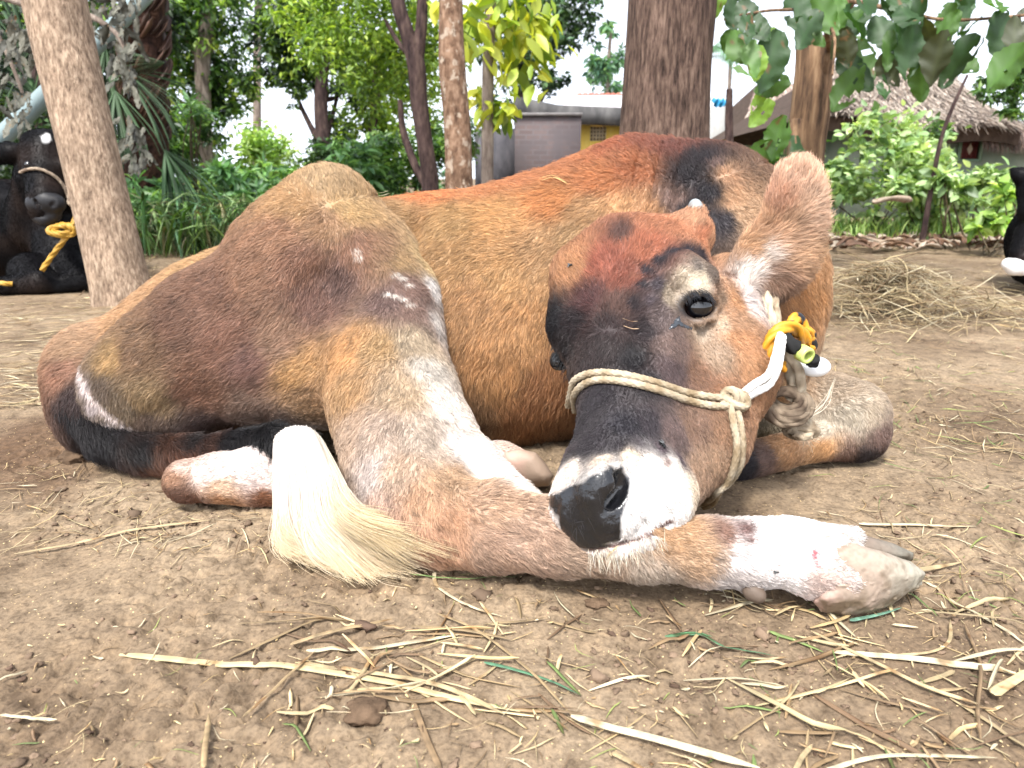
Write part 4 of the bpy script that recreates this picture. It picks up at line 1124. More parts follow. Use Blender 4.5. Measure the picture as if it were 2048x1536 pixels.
for k, (pp, w, ci, lab) in enumerate(STALKS):
    path = lay_path(pp, .004 + .0022 * (k % 3)); rr_ = ray(*pp[len(pp) // 2]); wm = w * (-CAM_H / rr_[2]) / FPX
    V, F, C = blade(path, wm, .35, SC1[ci], twist=rng.uniform(-.5, .5), n=len(path) * 2)
    o = np_mesh('straw_stalk', V, F, straw_mat, None, C, base=path.mean(0)); tag(o, lab, 'straw', 'straws scattered on the soil')
for k, (pp, w, c_, lab) in enumerate(GREENS):
    path = lay_path(pp, .005); rr_ = ray(*pp[1]); wm = w * (-CAM_H / rr_[2]) / FPX
    V, F, C = blade(path, wm, .12, lin0(c_, .8), twist=.5, n=len(path) * 2)
    o = np_mesh('grass_leaf', V, F, straw_mat, None, C, base=path.mean(0)); tag(o, lab, 'grass blade', 'green blades on the soil')

def litter(n, box, L, W, cols, z0=.002, zr=.004, seed=1, dirs=None, dens=None, curl=.06, thin=False):
    out, o_ = [], 0
    for q in scatter_px(n, box):
        if dens is not None and rng.random() > dens(*q): continue
        g = G(*q); l = L * (.3 + rng.random() ** 1.6 * 1.1); a = rng.random() * np.pi if dirs is None else rng.normal(*dirs)
        d = np.array([math.cos(a), math.sin(a), 0]); s = np.array([-d[1], d[0], 0]); z = z0 + rng.random() * zr
        cv = rng.standard_normal() * curl * l
        pts = [g - d * l / 2, g + s * cv * .6, g + s * cv * .4 + d * l * .25, g + d * l / 2]
        pts = np.array(pts); pts[:, 2] = gz(pts[:, 0], pts[:, 1]) + z + np.array([0, .3, .4, rng.random()]) * l * .10 * rng.random()
        ci = cols[rng.integers(len(cols))]
        V, F, C = blade(pts, W * (.5 + rng.random()), .3, np.array(ci) * (.75 + .45 * rng.random()), twist=rng.normal() * .8, n=5 if thin else 7)
        out.append((V, F, C))
    return out
dry = SC1; darkdry = [lin0((150, 124, 90), .75), lin0((190, 165, 120), .8), lin0((120, 96, 72), .7), lin0((200, 180, 140), .8)]
grn = [lin0((120, 140, 80), .7), lin0((150, 160, 90), .7)]
def d1(x, y): return .10 if (x < 880 and y < 1270) else (.30 + .7 * min(1, max(0, (x - 300) / 900)))
def in_cow(x, y):
    return 0.0 if (700 < x < 1640 and y < 1130) else 1.0
L_ = litter(190, (0, 1170, 2060, 1560), .06, .0034, dry + darkdry + grn[:1], dens=d1, curl=.07)
L_ += litter(430, (0, 1140, 2060, 1560), .030, .0011, dry + darkdry + grn, thin=True, dens=d1, curl=.12)
L_ += litter(420, (0, 1140, 2060, 1560), .010, .0022, dry + darkdry, thin=True)
L_ += litter(42, (560, 1220, 1150, 1420), .10, .0042, dry + darkdry, curl=.05, dirs=(-.25, .5))
L_ += litter(34, (1450, 1200, 2060, 1500), .11, .0045, dry + darkdry, curl=.05, dirs=(-.2, .6))
L_ += litter(300, (1450, 900, 2060, 1220), .06, .0018, dry + darkdry + grn, thin=True, dens=in_cow, curl=.1)
L_ += litter(230, (0, 930, 560, 1110), .06, .0016, darkdry + dry, thin=True)
L_ += litter(450, (1640, 640, 2060, 930), .08, .0022, darkdry + dry + grn, thin=True)
L_ += litter(900, (0, 600, 420, 820), .09, .0032, darkdry + dry, thin=True, dirs=(0, .5))
L_ += litter(800, (1600, 500, 2060, 660), .13, .004, darkdry + dry + dry, thin=True, zr=.03)
L_ += litter(700, (150, 470, 560, 600), .13, .005, darkdry, thin=True, zr=.02)
o = joined('straw_litter', L_, straw_mat, None); tag(o, 'fine straw and chaff strewn over the soil', 'straw', kind='stuff')
# heap of dry straw on the right
H_ = []
for k in range(1500):
    a = rng.random() * 6.28; rr_ = abs(rng.normal()) * .26; cx = G(1795, 640)
    x, y = cx[0] + rr_ * 1.25 * math.cos(a), cx[1] + .12 + rr_ * .75 * math.sin(a)
    h_ = .19 * math.exp(-(rr_ / .30) ** 2) * rng.random() ** .5
    l = .10 + .22 * rng.random(); a2 = rng.random() * np.pi; d = np.array([math.cos(a2), math.sin(a2) * .8, rng.normal() * .22])
    c0 = np.array([x, y, h_ + .004]); cv = np.cross(d, [0, 0, 1]) * rng.normal() * .18 * l
    pts = np.array([c0 - d * l / 2, c0 + cv * .6 + [0, 0, .02], c0 + d * l / 2]); pts[:, 2] = np.maximum(pts[:, 2], .003)
    H_.append(blade(pts, .0018 + .0028 * rng.random(), .3, np.array(dry[rng.integers(5)]) * (.7 + .4 * rng.random()), n=6, twist=rng.normal()))
o = joined('straw_heap', H_, straw_mat, None, base=G(1795, 640)); tag(o, 'low heap of dry yellow straw to the right of the brown cow', 'straw heap')
# dung clod and dark lumps
for (x, y, r, lab) in ((728, 1415, .018, 'dark crumbly clod of dung below the longest straw stalk'), (150, 920, .022, 'dark clod of trodden mud beside the brown cow\'s rump'), (1195, 1200, .011, 'small dark round clod below the hind shank')):
    V0, F0 = ico(4); g = G(x, y)
    V = V0 * np.array([1.3, 1, .55]) * r; V = V * (1 + .5 * fbm(V0 + x, 1.7, 4, 7))[:, None]; V = V + np.array([g[0], g[1], gzp(g) + r * .25])
    o = np_mesh('dung_clod', V, F0, plain('dung', lin0((112, 92, 74), .6), .95, .1, (160, .8, .004), (40, .6, 1.4)), None, base=g); tag(o, lab, 'clod', 'dark clods on the ground')
# ================================================================== TREES AND PLANTS
def leaf_mat(name, trans=.45, rough=.5):
    t = NT(name); t.n.remove(t.b)
    a = t.new('Attribute', attribute_name='col'); d = t.new('BsdfDiffuse'); tr = t.new('BsdfTranslucent'); g = t.new('BsdfGlossy'); g.inputs['Roughness'].default_value = rough
    c2 = t.mix(1.0, a.outputs['Color'], (1.25, 1.2, .55), 'MULTIPLY')
    t.ln(a.outputs['Color'], d.inputs[0]); t.ln(c2, tr.inputs[0])
    m1 = t.new('MixShader'); m1.inputs[0].default_value = trans; t.ln(d.outputs[0], m1.inputs[1]); t.ln(tr.outputs[0], m1.inputs[2])
    m2 = t.new('MixShader'); m2.inputs[0].default_value = .05; t.ln(m1.outputs[0], m2.inputs[1]); t.ln(g.outputs[0], m2.inputs[2])
    t.ln(m2.outputs[0], t.n['Material Output'].inputs[0]); return t.m
LEAF = leaf_mat('leaf')
def nrmz(a): return a / (np.linalg.norm(a, axis=-1, keepdims=True) + 1e-9)

def leaf_set(C, size, pal, asp=.42, droop=.5, fold=.25, big=False, cl=None):
    """C (n,3) leaf positions; pal list of linear colours; returns V,F,colours"""
    n = len(C); size = np.broadcast_to(size, n) * (.65 + .7 * rng.random(n))
    d = rng.standard_normal((n, 3)); d[:, 2] = d[:, 2] * .6 - droop; d = nrmz(d)
    s = nrmz(np.cross(d, rng.standard_normal((n, 3)) + np.array([0, 0, 1.5]))); u = np.cross(s, d)
    L = size[:, None]; W = L * asp
    b = C; tp = C + d * L - u * L * .18 
    l = C + d * L * .45 - s * W * .5 + u * L * fold * .3; r = C + d * L * .45 + s * W * .5 + u * L * fold * .3
    if big:
        m = C + d * L * .5 - u * 0; l2 = C + d * L * .18 - s * W * .38; r2 = C + d * L * .18 + s * W * .38; l3 = C + d * L * .78 - s * W * .33 - u * L * .07; r3 = C + d * L * .78 + s * W * .33 - u * L * .07
        l = C + d * L * .48 - s * W * .52 + u * L * .03; r = C + d * L * .48 + s * W * .52 + u * L * .03
        m1 = C + d * L * .2 - u * L * .03; m2 = m - u * L * .05; m3 = C + d * L * .8 - u * L * .13
        V = np.stack([b, l2, m1, r2, l, m2, r, l3, m3, r3, tp], 1).reshape(-1, 3)
        f = np.array([[0, 2, 1, 1], [0, 3, 2, 2], [1, 2, 5, 4], [2, 3, 6, 5], [4, 5, 8, 7], [5, 6, 9, 8], [7, 8, 10, 10], [8, 9, 10, 10]])
        k = 11; tri = []
        for q in f:
            q = list(dict.fromkeys(q.tolist())); tri += [[q[0], q[1], q[2]]] + ([[q[0], q[2], q[3]]] if len(q) == 4 else [])
        f = np.array(tri)
    else:
        V = np.stack([b, l, tp, r], 1).reshape(-1, 3); f = np.array([[0, 2, 1], [0, 3, 2]]); k = 4
    F = (f[None] + (np.arange(n) * k)[:, None, None]).reshape(-1, 3)
    pal = np.array(pal); t_ = np.clip(.5 + .55 * noise3(C, 1.0 / (np.ptp(C, 0).max() * .09 + 1e-3), 5) + .22 * rng.standard_normal(n), 0, .999) * (len(pal) - 1)
    i = t_.astype(int); i2 = np.minimum(i + 1, len(pal) - 1); f_ = (t_ - i)[:, None]
    c = (pal[i] * (1 - f_) + pal[i2] * f_) * (1 + .18 * rng.standard_normal((n, 1))).clip(.5, 1.6)
    return V, F, np.repeat(c, k, 0)

def crown_pts(blobs, n, per=22, tw=.11):
    """twigs spread through lobes, leaves around each twig"""
    q = [PR(*b[:4]) for b in blobs]; w = np.array([r ** 2.2 * (b[4] if len(b) > 4 else 1) for (c, r), b in zip(q, blobs)]); w = w / w.sum()
    k = max(3, n // per); i = rng.choice(len(q), k, p=w)
    d = nrmz(rng.standard_normal((k, 3))) * (rng.random((k, 1)) ** .45)
    tc = np.array([q[a][0] for a in i]) + d * np.array([q[a][1] for a in i])[:, None] * np.array([1, 1, .85])
    rad = np.array([q[a][1] for a in i])
    j = rng.integers(k, size=n)
    return tc[j] + rng.standard_normal((n, 3)) * (rad[j] * tw)[:, None], tc

def bark(name, c1, c2, c3, scale=30, zs=.22, bump=.9, dist=.012, patch=None):
    t = NT(name); co = t.coords((1, 1, zs)); n = t.noise(scale, 8, .65, co); n2 = t.noise(scale * .18, 4, .5, t.coords((1, 1, .5)))
    c = t.ramp(n.outputs[0], [(.34, c1), (.5, c2), (.66, c3)])
    c = t.mix(1.0, c, t.ramp(n2.outputs[0], [(.3, (.7, .68, .66)), (.7, (1.2, 1.18, 1.15))]), 'MULTIPLY')
    if patch:
        n3 = t.noise(patch[0], 5, .6, t.coords((1, 1, .8))); c = t.mix(t.ramp(n3.outputs[0], [(patch[1], (0, 0, 0)), (patch[1] + .06, (1, 1, 1))]), c, patch[2])
    v = t.new('TexVoronoi', feature='DISTANCE_TO_EDGE'); v.inputs['Scale'].default_value = scale * 1.3; t.ln(co, v.inputs['Vector'])
    b1 = t.bump(v.outputs[0], bump * .6, dist); b2 = t.bump(n.outputs[0], bump, dist, b1)
    return t.out(c, .92, b2, .15)

def tube(path, mat, name, parent, m=28, disp=.05, seed=3, fr=6, per=.06, base=None, cap=True, rough_fr=None):
    q = [PR(*a) for a in path]; pts = np.array([a[0] for a in q]); rad = np.array([a[1] for a in q])
    L = np.linalg.norm(np.diff(pts, axis=0), axis=1).sum(); n = int(np.clip(L / (rad.mean() * .25), 6, 260))
    c = catmull(pts, n); rr = catmull(np.stack([rad] * 3, 1), n)[:, 0]
    T = nrmz(np.gradient(c, axis=0)); a = np.array([1.0, .1, .05]); A = np.zeros((n, 3))
    for i in range(n): a = a - T[i] * (a @ T[i]); a = a / np.linalg.norm(a); A[i] = a
    B = np.cross(T, A); th = np.linspace(0, 2 * np.pi, m, endpoint=False)
    dirv = A[:, None] * np.cos(th)[None, :, None] + B[:, None] * np.sin(th)[None, :, None]
    V = c[:, None] + dirv * rr[:, None, None]
    nz = fbm(V * np.array([1, 1, .35]), fr / rad.mean() * .1, 3, seed)
    V = V + dirv * (nz * disp * rr[:, None])[..., None]
    V = V.reshape(-1, 3); F = [[i * m + j, i * m + (j + 1) % m, (i + 1) * m + (j + 1) % m, (i + 1) * m + j] for i in range(n - 1) for j in range(m)]
    V = np.concatenate([V, c[:1], c[-1:]]); e = len(V) - 2
    F = F + [[e, (j + 1) % m, j, j] for j in range(m)] + [[e + 1, (n - 1) * m + j, (n - 1) * m + (j + 1) % m, (n - 1) * m + (j + 1) % m] for j in range(m)]
    F = [list(dict.fromkeys(f)) for f in F]
    return np_mesh(name, V, F, mat, parent, base=base)

def base_of(path):
    p = P(*path[0][:3]); return np.array([p[0], p[1], 0.0])

def tree(label, trunk_path, tmat, blobs=None, n=0, size=.1, pal=None, asp=.45, branches=(), cat='tree', name='tree', group=None, disp=.05, droop=.5, per=22, tw=.11, fr=6, big=False):
    t = thing(name, label, cat, base_of(trunk_path), group)
    tube(trunk_path, tmat, 'trunk', t, disp=disp, fr=fr)
    for b in branches: tube(b, tmat, 'branch', t, m=12, disp=disp)
    if blobs:
        c, tc = crown_pts(blobs, n, per, tw); V, F, C = leaf_set(c, size, pal, asp, droop, big=big)
        np_mesh('crown', V, F, LEAF, t, C, smooth=False)
    return t
g = lambda *c: lin0(c, .95)
YEL = [g(74, 104, 40), g(112, 146, 50), g(150, 182, 66), g(186, 206, 96)]
MID = [g(35, 60, 30), g(60, 95, 42), g(90, 130, 55), g(130, 165, 75)]
DRK = [g(22, 38, 26), g(38, 60, 36), g(60, 88, 50), g(80, 110, 62)]
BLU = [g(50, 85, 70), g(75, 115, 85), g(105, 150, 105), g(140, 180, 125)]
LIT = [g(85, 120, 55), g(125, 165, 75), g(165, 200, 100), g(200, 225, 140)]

b_tan = bark('bark_tan', lin0((118, 100, 86), .6), lin0((166, 144, 124), .66), lin0((198, 178, 156), .7), 85, .32, .8, .006)
b_brn = bark('bark_brown', lin0((58, 46, 42), .6), lin0((112, 92, 82), .6), lin0((148, 126, 112), .62), 70, .17, 1.0, .012)
b_pat = bark('bark_patchy', lin0((96, 74, 60), .6), lin0((140, 112, 92), .65), lin0((170, 142, 120), .7), 30, .5, .8, .010, (20, .56, lin0((190, 172, 152), .62)))
b_drk = bark('bark_dark', lin0((48, 38, 40), .6), lin0((84, 68, 66), .6), lin0((112, 94, 88), .6), 26, .3, .8, .010)
b_gry = bark('bark_grey', lin0((110, 98, 90), .6), lin0((150, 136, 126), .65), lin0((180, 168, 156), .7), 24, .3, .6, .008)
b_twg = bark('bark_split', lin0((70, 56, 48), .6), lin0((140, 112, 88), .62), lin0((176, 148, 118), .68), 20, .12, .9, .02)

t = tree('leaning pale-barked tree trunk in front of the resting black cow at left', [(250, 612, 3.22, 62), (238, 560, 3.22, 56), (205, 420, 3.24, 54), (165, 250, 3.27, 55), (130, 100, 3.30, 58), (95, -60, 3.34, 60), (40, -300, 3.4, 58)], b_tan, disp=.035)
t = tree('thickest dark brown tree trunk, standing upright behind the brown cow', [(1320, 590, 3.6, 112), (1325, 480, 3.6, 100), (1328, 300, 3.6, 90), (1335, 150, 3.6, 86), (1345, 0, 3.6, 87), (1355, -260, 3.6, 90)], b_brn, disp=.06)
t = tree('upright trunk with pale patchy flaking bark, left of the brick shed', [(922, 520, 5.0, 34), (918, 360, 5.0, 28), (914, 250, 5.0, 27), (904, 130, 5.0, 26), (902, 0, 5.0, 23), (900, -200, 5.0, 22)], b_pat, disp=.07)
yl = [(985, 205, 5.6, 34), (1010, 215, 5.6, 26), (960, 180, 5.6, 30), (1000, 40, 5.6, 95), (1060, 20, 5.6, 70), (960, 10, 5.6, 70), (1020, 90, 5.6, 50), (945, 150, 5.6, 35)]
t = tree('slender straight sapling with drooping yellow-green leaves before the brick shed', [(976, 480, 5.6, 13), (975, 340, 5.6, 12), (976, 150, 5.6, 12), (980, 40, 5.6, 11), (984, -80, 5.6, 9)], b_gry, yl, 300, .15, [g(90, 120, 40), g(140, 165, 50), g(190, 200, 70), g(215, 215, 90)], .42, disp=.05, droop=1.0, per=14, tw=.35, big=True)
t = tree('dark tree forking into two upright limbs, left of the patchy trunk', [(862, 560, 6, 19), (860, 370, 6, 17), (850, 290, 6, 16), (838, 200, 6, 17), (832, 130, 6, 18), (815, 70, 6, 15), (795, 0, 6, 14), (780, -120, 6, 13)], b_drk,
         [(700, 60, 6.6, 130), (800, 20, 6.8, 120), (860, 90, 6.9, 90), (760, 150, 6.9, 90), (640, 10, 6.6, 110), (720, -60, 6.5, 120), (840, 200, 7.2, 60)], 9500, .058, YEL, .4,
         branches=[[(834, 130, 6, 13), (842, 60, 6, 12), (845, 0, 6, 11), (850, -100, 6, 10)], [(858, 380, 6, 9), (830, 330, 6.05, 8), (806, 260, 6.1, 7), (800, 200, 6.1, 5)], [(832, 120, 6, 7), (800, 90, 6.2, 5), (770, 40, 6.3, 4)]], droop=.4)
t = tree('sturdy two-stemmed trunk behind the brown cow\'s ear with large drooping leaves', [(1600, 545, 5, 52), (1603, 420, 5, 40), (1610, 300, 5, 37), (1622, 200, 5, 38), (1625, 130, 5, 34), (1615, 60, 5, 24), (1600, -60, 5, 20)], b_twg, disp=.12,
         branches=[[(1578, 540, 4.92, 30), (1584, 400, 4.92, 22), (1588, 300, 4.93, 18), (1598, 240, 4.95, 14)], [(1632, 170, 4.98, 24), (1660, 80, 4.9, 16), (1700, 0, 4.8, 12)], [(1700, 0, 4.8, 6), (1800, 22, 4.2, 4), (1900, 40, 3.9, 3), (2060, 30, 3.8, 3)], [(1660, 100, 4.9, 7), (1640, 30, 4.2, 4), (1560, 20, 3.7, 3), (1480, 30, 3.5, 2)], [(1640, 30, 4.2, 4), (1668, 70, 3.8, 3), (1665, 150, 3.6, 2)]])
teak = t
# big teak-like leaves, each with its own lie
def big_leaf(px, py, Y, L, ang, tilt, col, wd=.52, seed=0):
    """L in px, ang = image direction of the tip in degrees (90 = down)"""
    c, l = PR(px, py, Y, L); d = RGT * math.cos(R(ang)) - UPV * math.sin(R(ang)) + FWD * math.sin(R(tilt)) * .7; d = d / np.linalg.norm(d)
    s = np.cross(d, FWD * math.cos(R(tilt)) + UPV * .4); s /= np.linalg.norm(s); u = np.cross(s, d)
    nl, nw = 16, 8; V, F, C = [], [], []
    for i in range(nl + 1):
        x = i / nl; w = wd * l * .5 * math.sin(math.pi * min(1, x * .93 + .05)) ** .75 * (1 - .25 * x) * (1 + .07 * math.sin(i * 2.7 + seed))
        for j in range(nw + 1):
            y = (j / nw - .5) * 2
            z = abs(y) ** 1.3 * w * (.12 + .22 * math.sin(seed * 2.3)) - l * (.14 + .14 * math.sin(seed * 1.7)) * x * x + .05 * l * math.sin(x * 7 + seed) * y + .03 * l * math.sin(x * 22 + abs(y) * 4) * abs(y)
            V.append(c + d * l * x + s * w * y + u * z)
            vein = .25 if abs(y) < .13 else (.12 if (x * 9 + abs(y) * 1.6) % 1 < .16 else 0)
            hol = noise3(np.array([[x * 5, y * 2, seed * 3.1]]), 1, 5)[0]
            cc = np.array(col) * (1 + vein) * (1 + .15 * math.sin(seed))
            if hol > .80: cc = np.array(lin0((140, 105, 62), .6))
            C.append(cc)
    for i in range(nl):
        for j in range(nw):
            if noise3(np.array([[i * .31 + seed, j * .5, seed * 1.7]]), 1, 9)[0] > .62: continue
            F.append([i * (nw + 1) + j, i * (nw + 1) + j + 1, (i + 1) * (nw + 1) + j + 1, (i + 1) * (nw + 1) + j])
    return np.array(V), np.array(F), np.array(C)
dg, mg, bg_, dr = lin0((52, 94, 36), .62), lin0((88, 134, 44), .62), lin0((150, 195, 64), .65), lin0((74, 82, 44), .6)
BL = [(1500, 20, 3.5, 105, 115, 20, dg), (1470, 60, 3.5, 110, 80, 30, mg), (1560, 60, 3.7, 120, 95, 10, dg), (1640, 20, 3.7, 105, 110, 20, dg), (1600, 40, 3.8, 90, 60, -10, mg), (1690, 60, 3.8, 90, 80, 10, dr), (1700, 20, 4.0, 110, 100, -20, dg),
      (1750, 30, 4.0, 95, 75, 20, dg), (1780, 60, 3.9, 95, 110, 15, mg), (1800, 10, 3.9, 90, 80, 0, dg), (1830, 50, 3.8, 100, 95, 20, dg), (1890, 60, 3.7, 110, 92, 40, dr), (1920, 20, 3.8, 95, 110, 10, mg), (1960, 70, 3.8, 105, 118, 30, dg), (2000, 20, 3.7, 110, 80, 20, dg),
      (2060, 90, 3.5, 150, 118, 25, mg), (2030, 30, 3.6, 110, 100, 10, dr), (1560, 120, 4.2, 100, 130, 20, dg), (1680, 110, 4.1, 90, 70, 10, dg), (1730, 130, 4.0, 100, 105, 30, mg), (1770, 150, 3.9, 80, 90, 0, dg), (1760, 110, 3.9, 90, 60, 50, dr), (1845, 110, 3.8, 90, 80, 30, mg),
      (1580, 160, 4.3, 90, 150, 10, mg), (1540, 170, 4.3, 75, 110, 20, bg_), (1600, 140, 4.3, 80, 100, 0, dg), (1640, 150, 4.2, 80, 40, 20, dg), (1520, 90, 3.6, 85, 110, 20, bg_), (1620, -20, 3.9, 110, 70, 10, mg), (1730, -30, 4.0, 110, 100, 10, dg), (1850, -20, 3.9, 110, 90, 0, dg), (1980, -30, 3.8, 110, 80, 0, mg),
      (1570, 230, 4.5, 95, 100, 10, mg), (1545, 280, 4.5, 110, 115, 30, mg), (1570, 330, 4.5, 105, 100, 20, dg), (1545, 200, 4.5, 85, 120, 20, bg_), (1590, 270, 4.6, 95, 85, 10, dg), (1520, 350, 4.6, 90, 110, 10, mg), (1555, 390, 4.6, 90, 100, 0, dg), (1480, 0, 3.6, 80, 60, 0, dg), (1450, -10, 3.6, 85, 120, 0, bg_), (1590, -30, 3.8, 100, 110, 0, dg),
      (1860, 80, 4.2, 90, 110, 0, dg), (1800, 90, 4.3, 80, 100, 0, bg_), (1715, 80, 4.3, 90, 90, 0, mg), (1640, 70, 4.3, 80, 90, 20, mg), (1905, 100, 4.1, 85, 60, 0, mg), (1940, -10, 4.1, 90, 110, 0, dg), (1670, -10, 4.1, 90, 60, 0, mg)]
BL = [(a[0], a[1], a[2], a[3] * (.78 + .28 * rng.random()), a[4] + rng.normal() * 16, a[5] + rng.normal() * 28, a[6]) for a in BL if not (1590 <= a[0] <= 1650 and 60 < a[1] < 175)]
BL += [(a[0] + rng.normal() * 30, a[1] - 12 + rng.normal() * 22, a[2] + .25, a[3] * .85, a[4] + rng.normal() * 30, a[5] + rng.normal() * 30, a[6]) for a in BL if a[1] < 100 and a[0] != 1600]
jl = [big_leaf(*a, wd=.66 if k % 4 else .45, seed=k * 1.3) for k, a in enumerate(BL)]
joined('foliage', jl, leaf_mat('broad_leaf', .45, .6), teak)

# palm on the left
pm = bark('bark_palm', lin0((38, 26, 24), .6), lin0((72, 50, 42), .6), lin0((104, 76, 60), .6), 16, .8, 1.0, .04)
pal = thing('palm_tree', 'dark ragged palm trunk with stiff fan leaves behind the leaning trunk', 'palm tree', base_of([(300, 500, 6.2)]))
tube([(300, 500, 6.2, 45), (296, 330, 6.2, 42), (296, 220, 6.2, 44), (292, 140, 6.2, 38), (290, 60, 6.2, 36), (288, -60, 6.2, 40)], pm, 'trunk', pal, disp=.28, fr=10)
jl = []
for k in range(120):   # broken leaf bases wrapped round the trunk
    a = rng.random() * 6.28; y0 = -40 + rng.random() * 330; c0, r0 = PR(292, y0, 6.2, 40)
    d = np.array([math.cos(a), math.sin(a), 0]); p0 = c0 + d * r0 * .85; s_ = np.array([-d[1], d[0], 0])
    pts = np.array([p0 - s_ * .05, p0 + d * .03 + [0, 0, .06], p0 + s_ * .04 + d * .06 + [0, 0, .14]])
    jl.append(blade(pts, .05 + .04 * rng.random(), .3, np.array(lin0((92, 64, 48), .6)) * (.6 + .8 * rng.random()), n=5))
joined('leaf_bases', jl, straw_mat, pal)
def fan(px, py, Y, L, ang, spread, col, nb=22, sw=.9):
    c, l = PR(px, py, Y, L); out = []
    for k in range(nb):
        a = R(ang + spread * (k / (nb - 1) - .5)); d = RGT * math.cos(a) - UPV * math.sin(a) + FWD * .25 * math.sin(k * 1.3)
        pts = np.array([c, c + d * l * .5, c + d * l * .85 - np.array([0, 0, .05 * l]), c + d * l - np.array([0, 0, .2 * l])])
        out.append(blade(pts, l * .055, .08, np.array(col) * (.75 + .5 * rng.random()), n=7, twist=.3))
    return out
jl = []
for a in ((250, 140, 5.6, 150, 35, 60, (78, 108, 72)), (330, 125, 5.6, 110, 175, 50, (110, 140, 100)), (230, 180, 5.4, 130, 80, 70, (70, 100, 62)), (80, 200, 5.5, 190, 200, 80, (72, 104, 60)), (60, 120, 5.5, 160, 220, 90, (60, 88, 52)), (210, 90, 5.8, 160, 120, 80, (60, 86, 50)),
          (100, 60, 5.6, 170, 150, 90, (66, 94, 54)), (330, 300, 5.8, 150, 60, 70, (70, 105, 65))):
    jl += fan(*a[:6], lin0(a[6], .62))
joined('fan_leaves', jl, straw_mat, pal)
# withered grey leaves hanging on a broken branch
wb = thing('withered_branch', 'broken branch of withered grey-brown leaves hanging beside the leaning trunk', 'branch', P(220, 60, 4.2))
tube([(-40, -20, 4.3, 7), (60, 10, 4.3, 7), (150, 20, 4.25, 6), (225, 60, 4.2, 5), (255, 110, 4.2, 3)], b_gry, 'stem', wb, m=10)
tube([(-20, 40, 4.3, 5), (20, 120, 4.3, 4), (50, 200, 4.3, 3)], b_gry, 'stem', wb, m=10)
jl = []
for k in range(170):
    z = rng.random()
    x, y = ((-10 + 75 * rng.random(), 20 + 230 * rng.random()), (175 + 110 * rng.random(), -30 + 95 * rng.random()), (218 + 55 * rng.random(), 80 + 95 * rng.random()), (235 + 60 * rng.random(), 205 + 130 * rng.random()))[0 if z < .42 else 1 if z < .66 else 2 if z < .84 else 3]
    jl.append(big_leaf(x, y, 4.0 + .5 * rng.random(), 28 + 22 * rng.random(), 90 + rng.normal() * 28, rng.normal() * 50, lin0(((104, 104, 90), (78, 78, 66), (128, 126, 110))[k % 3], .42), .36, k * .9))
joined('dry_leaves', jl, straw_mat, wb)
# grey pipe leaning from the left edge
pp = tube([(-60, 330, 4.9, 19), (40, 240, 4.9, 18), (200, 82, 4.9, 17), (300, -20, 4.9, 16)], plain('pvc_grey', lin0((150, 170, 172), .62), .45, .4, None, (4, .85, 1.1)), 'drain_pipe', None, disp=.0, base=P(40, 240, 4.9))
tag(pp, 'smooth grey pipe slanting up behind the leaning trunk and black cow', 'pipe')

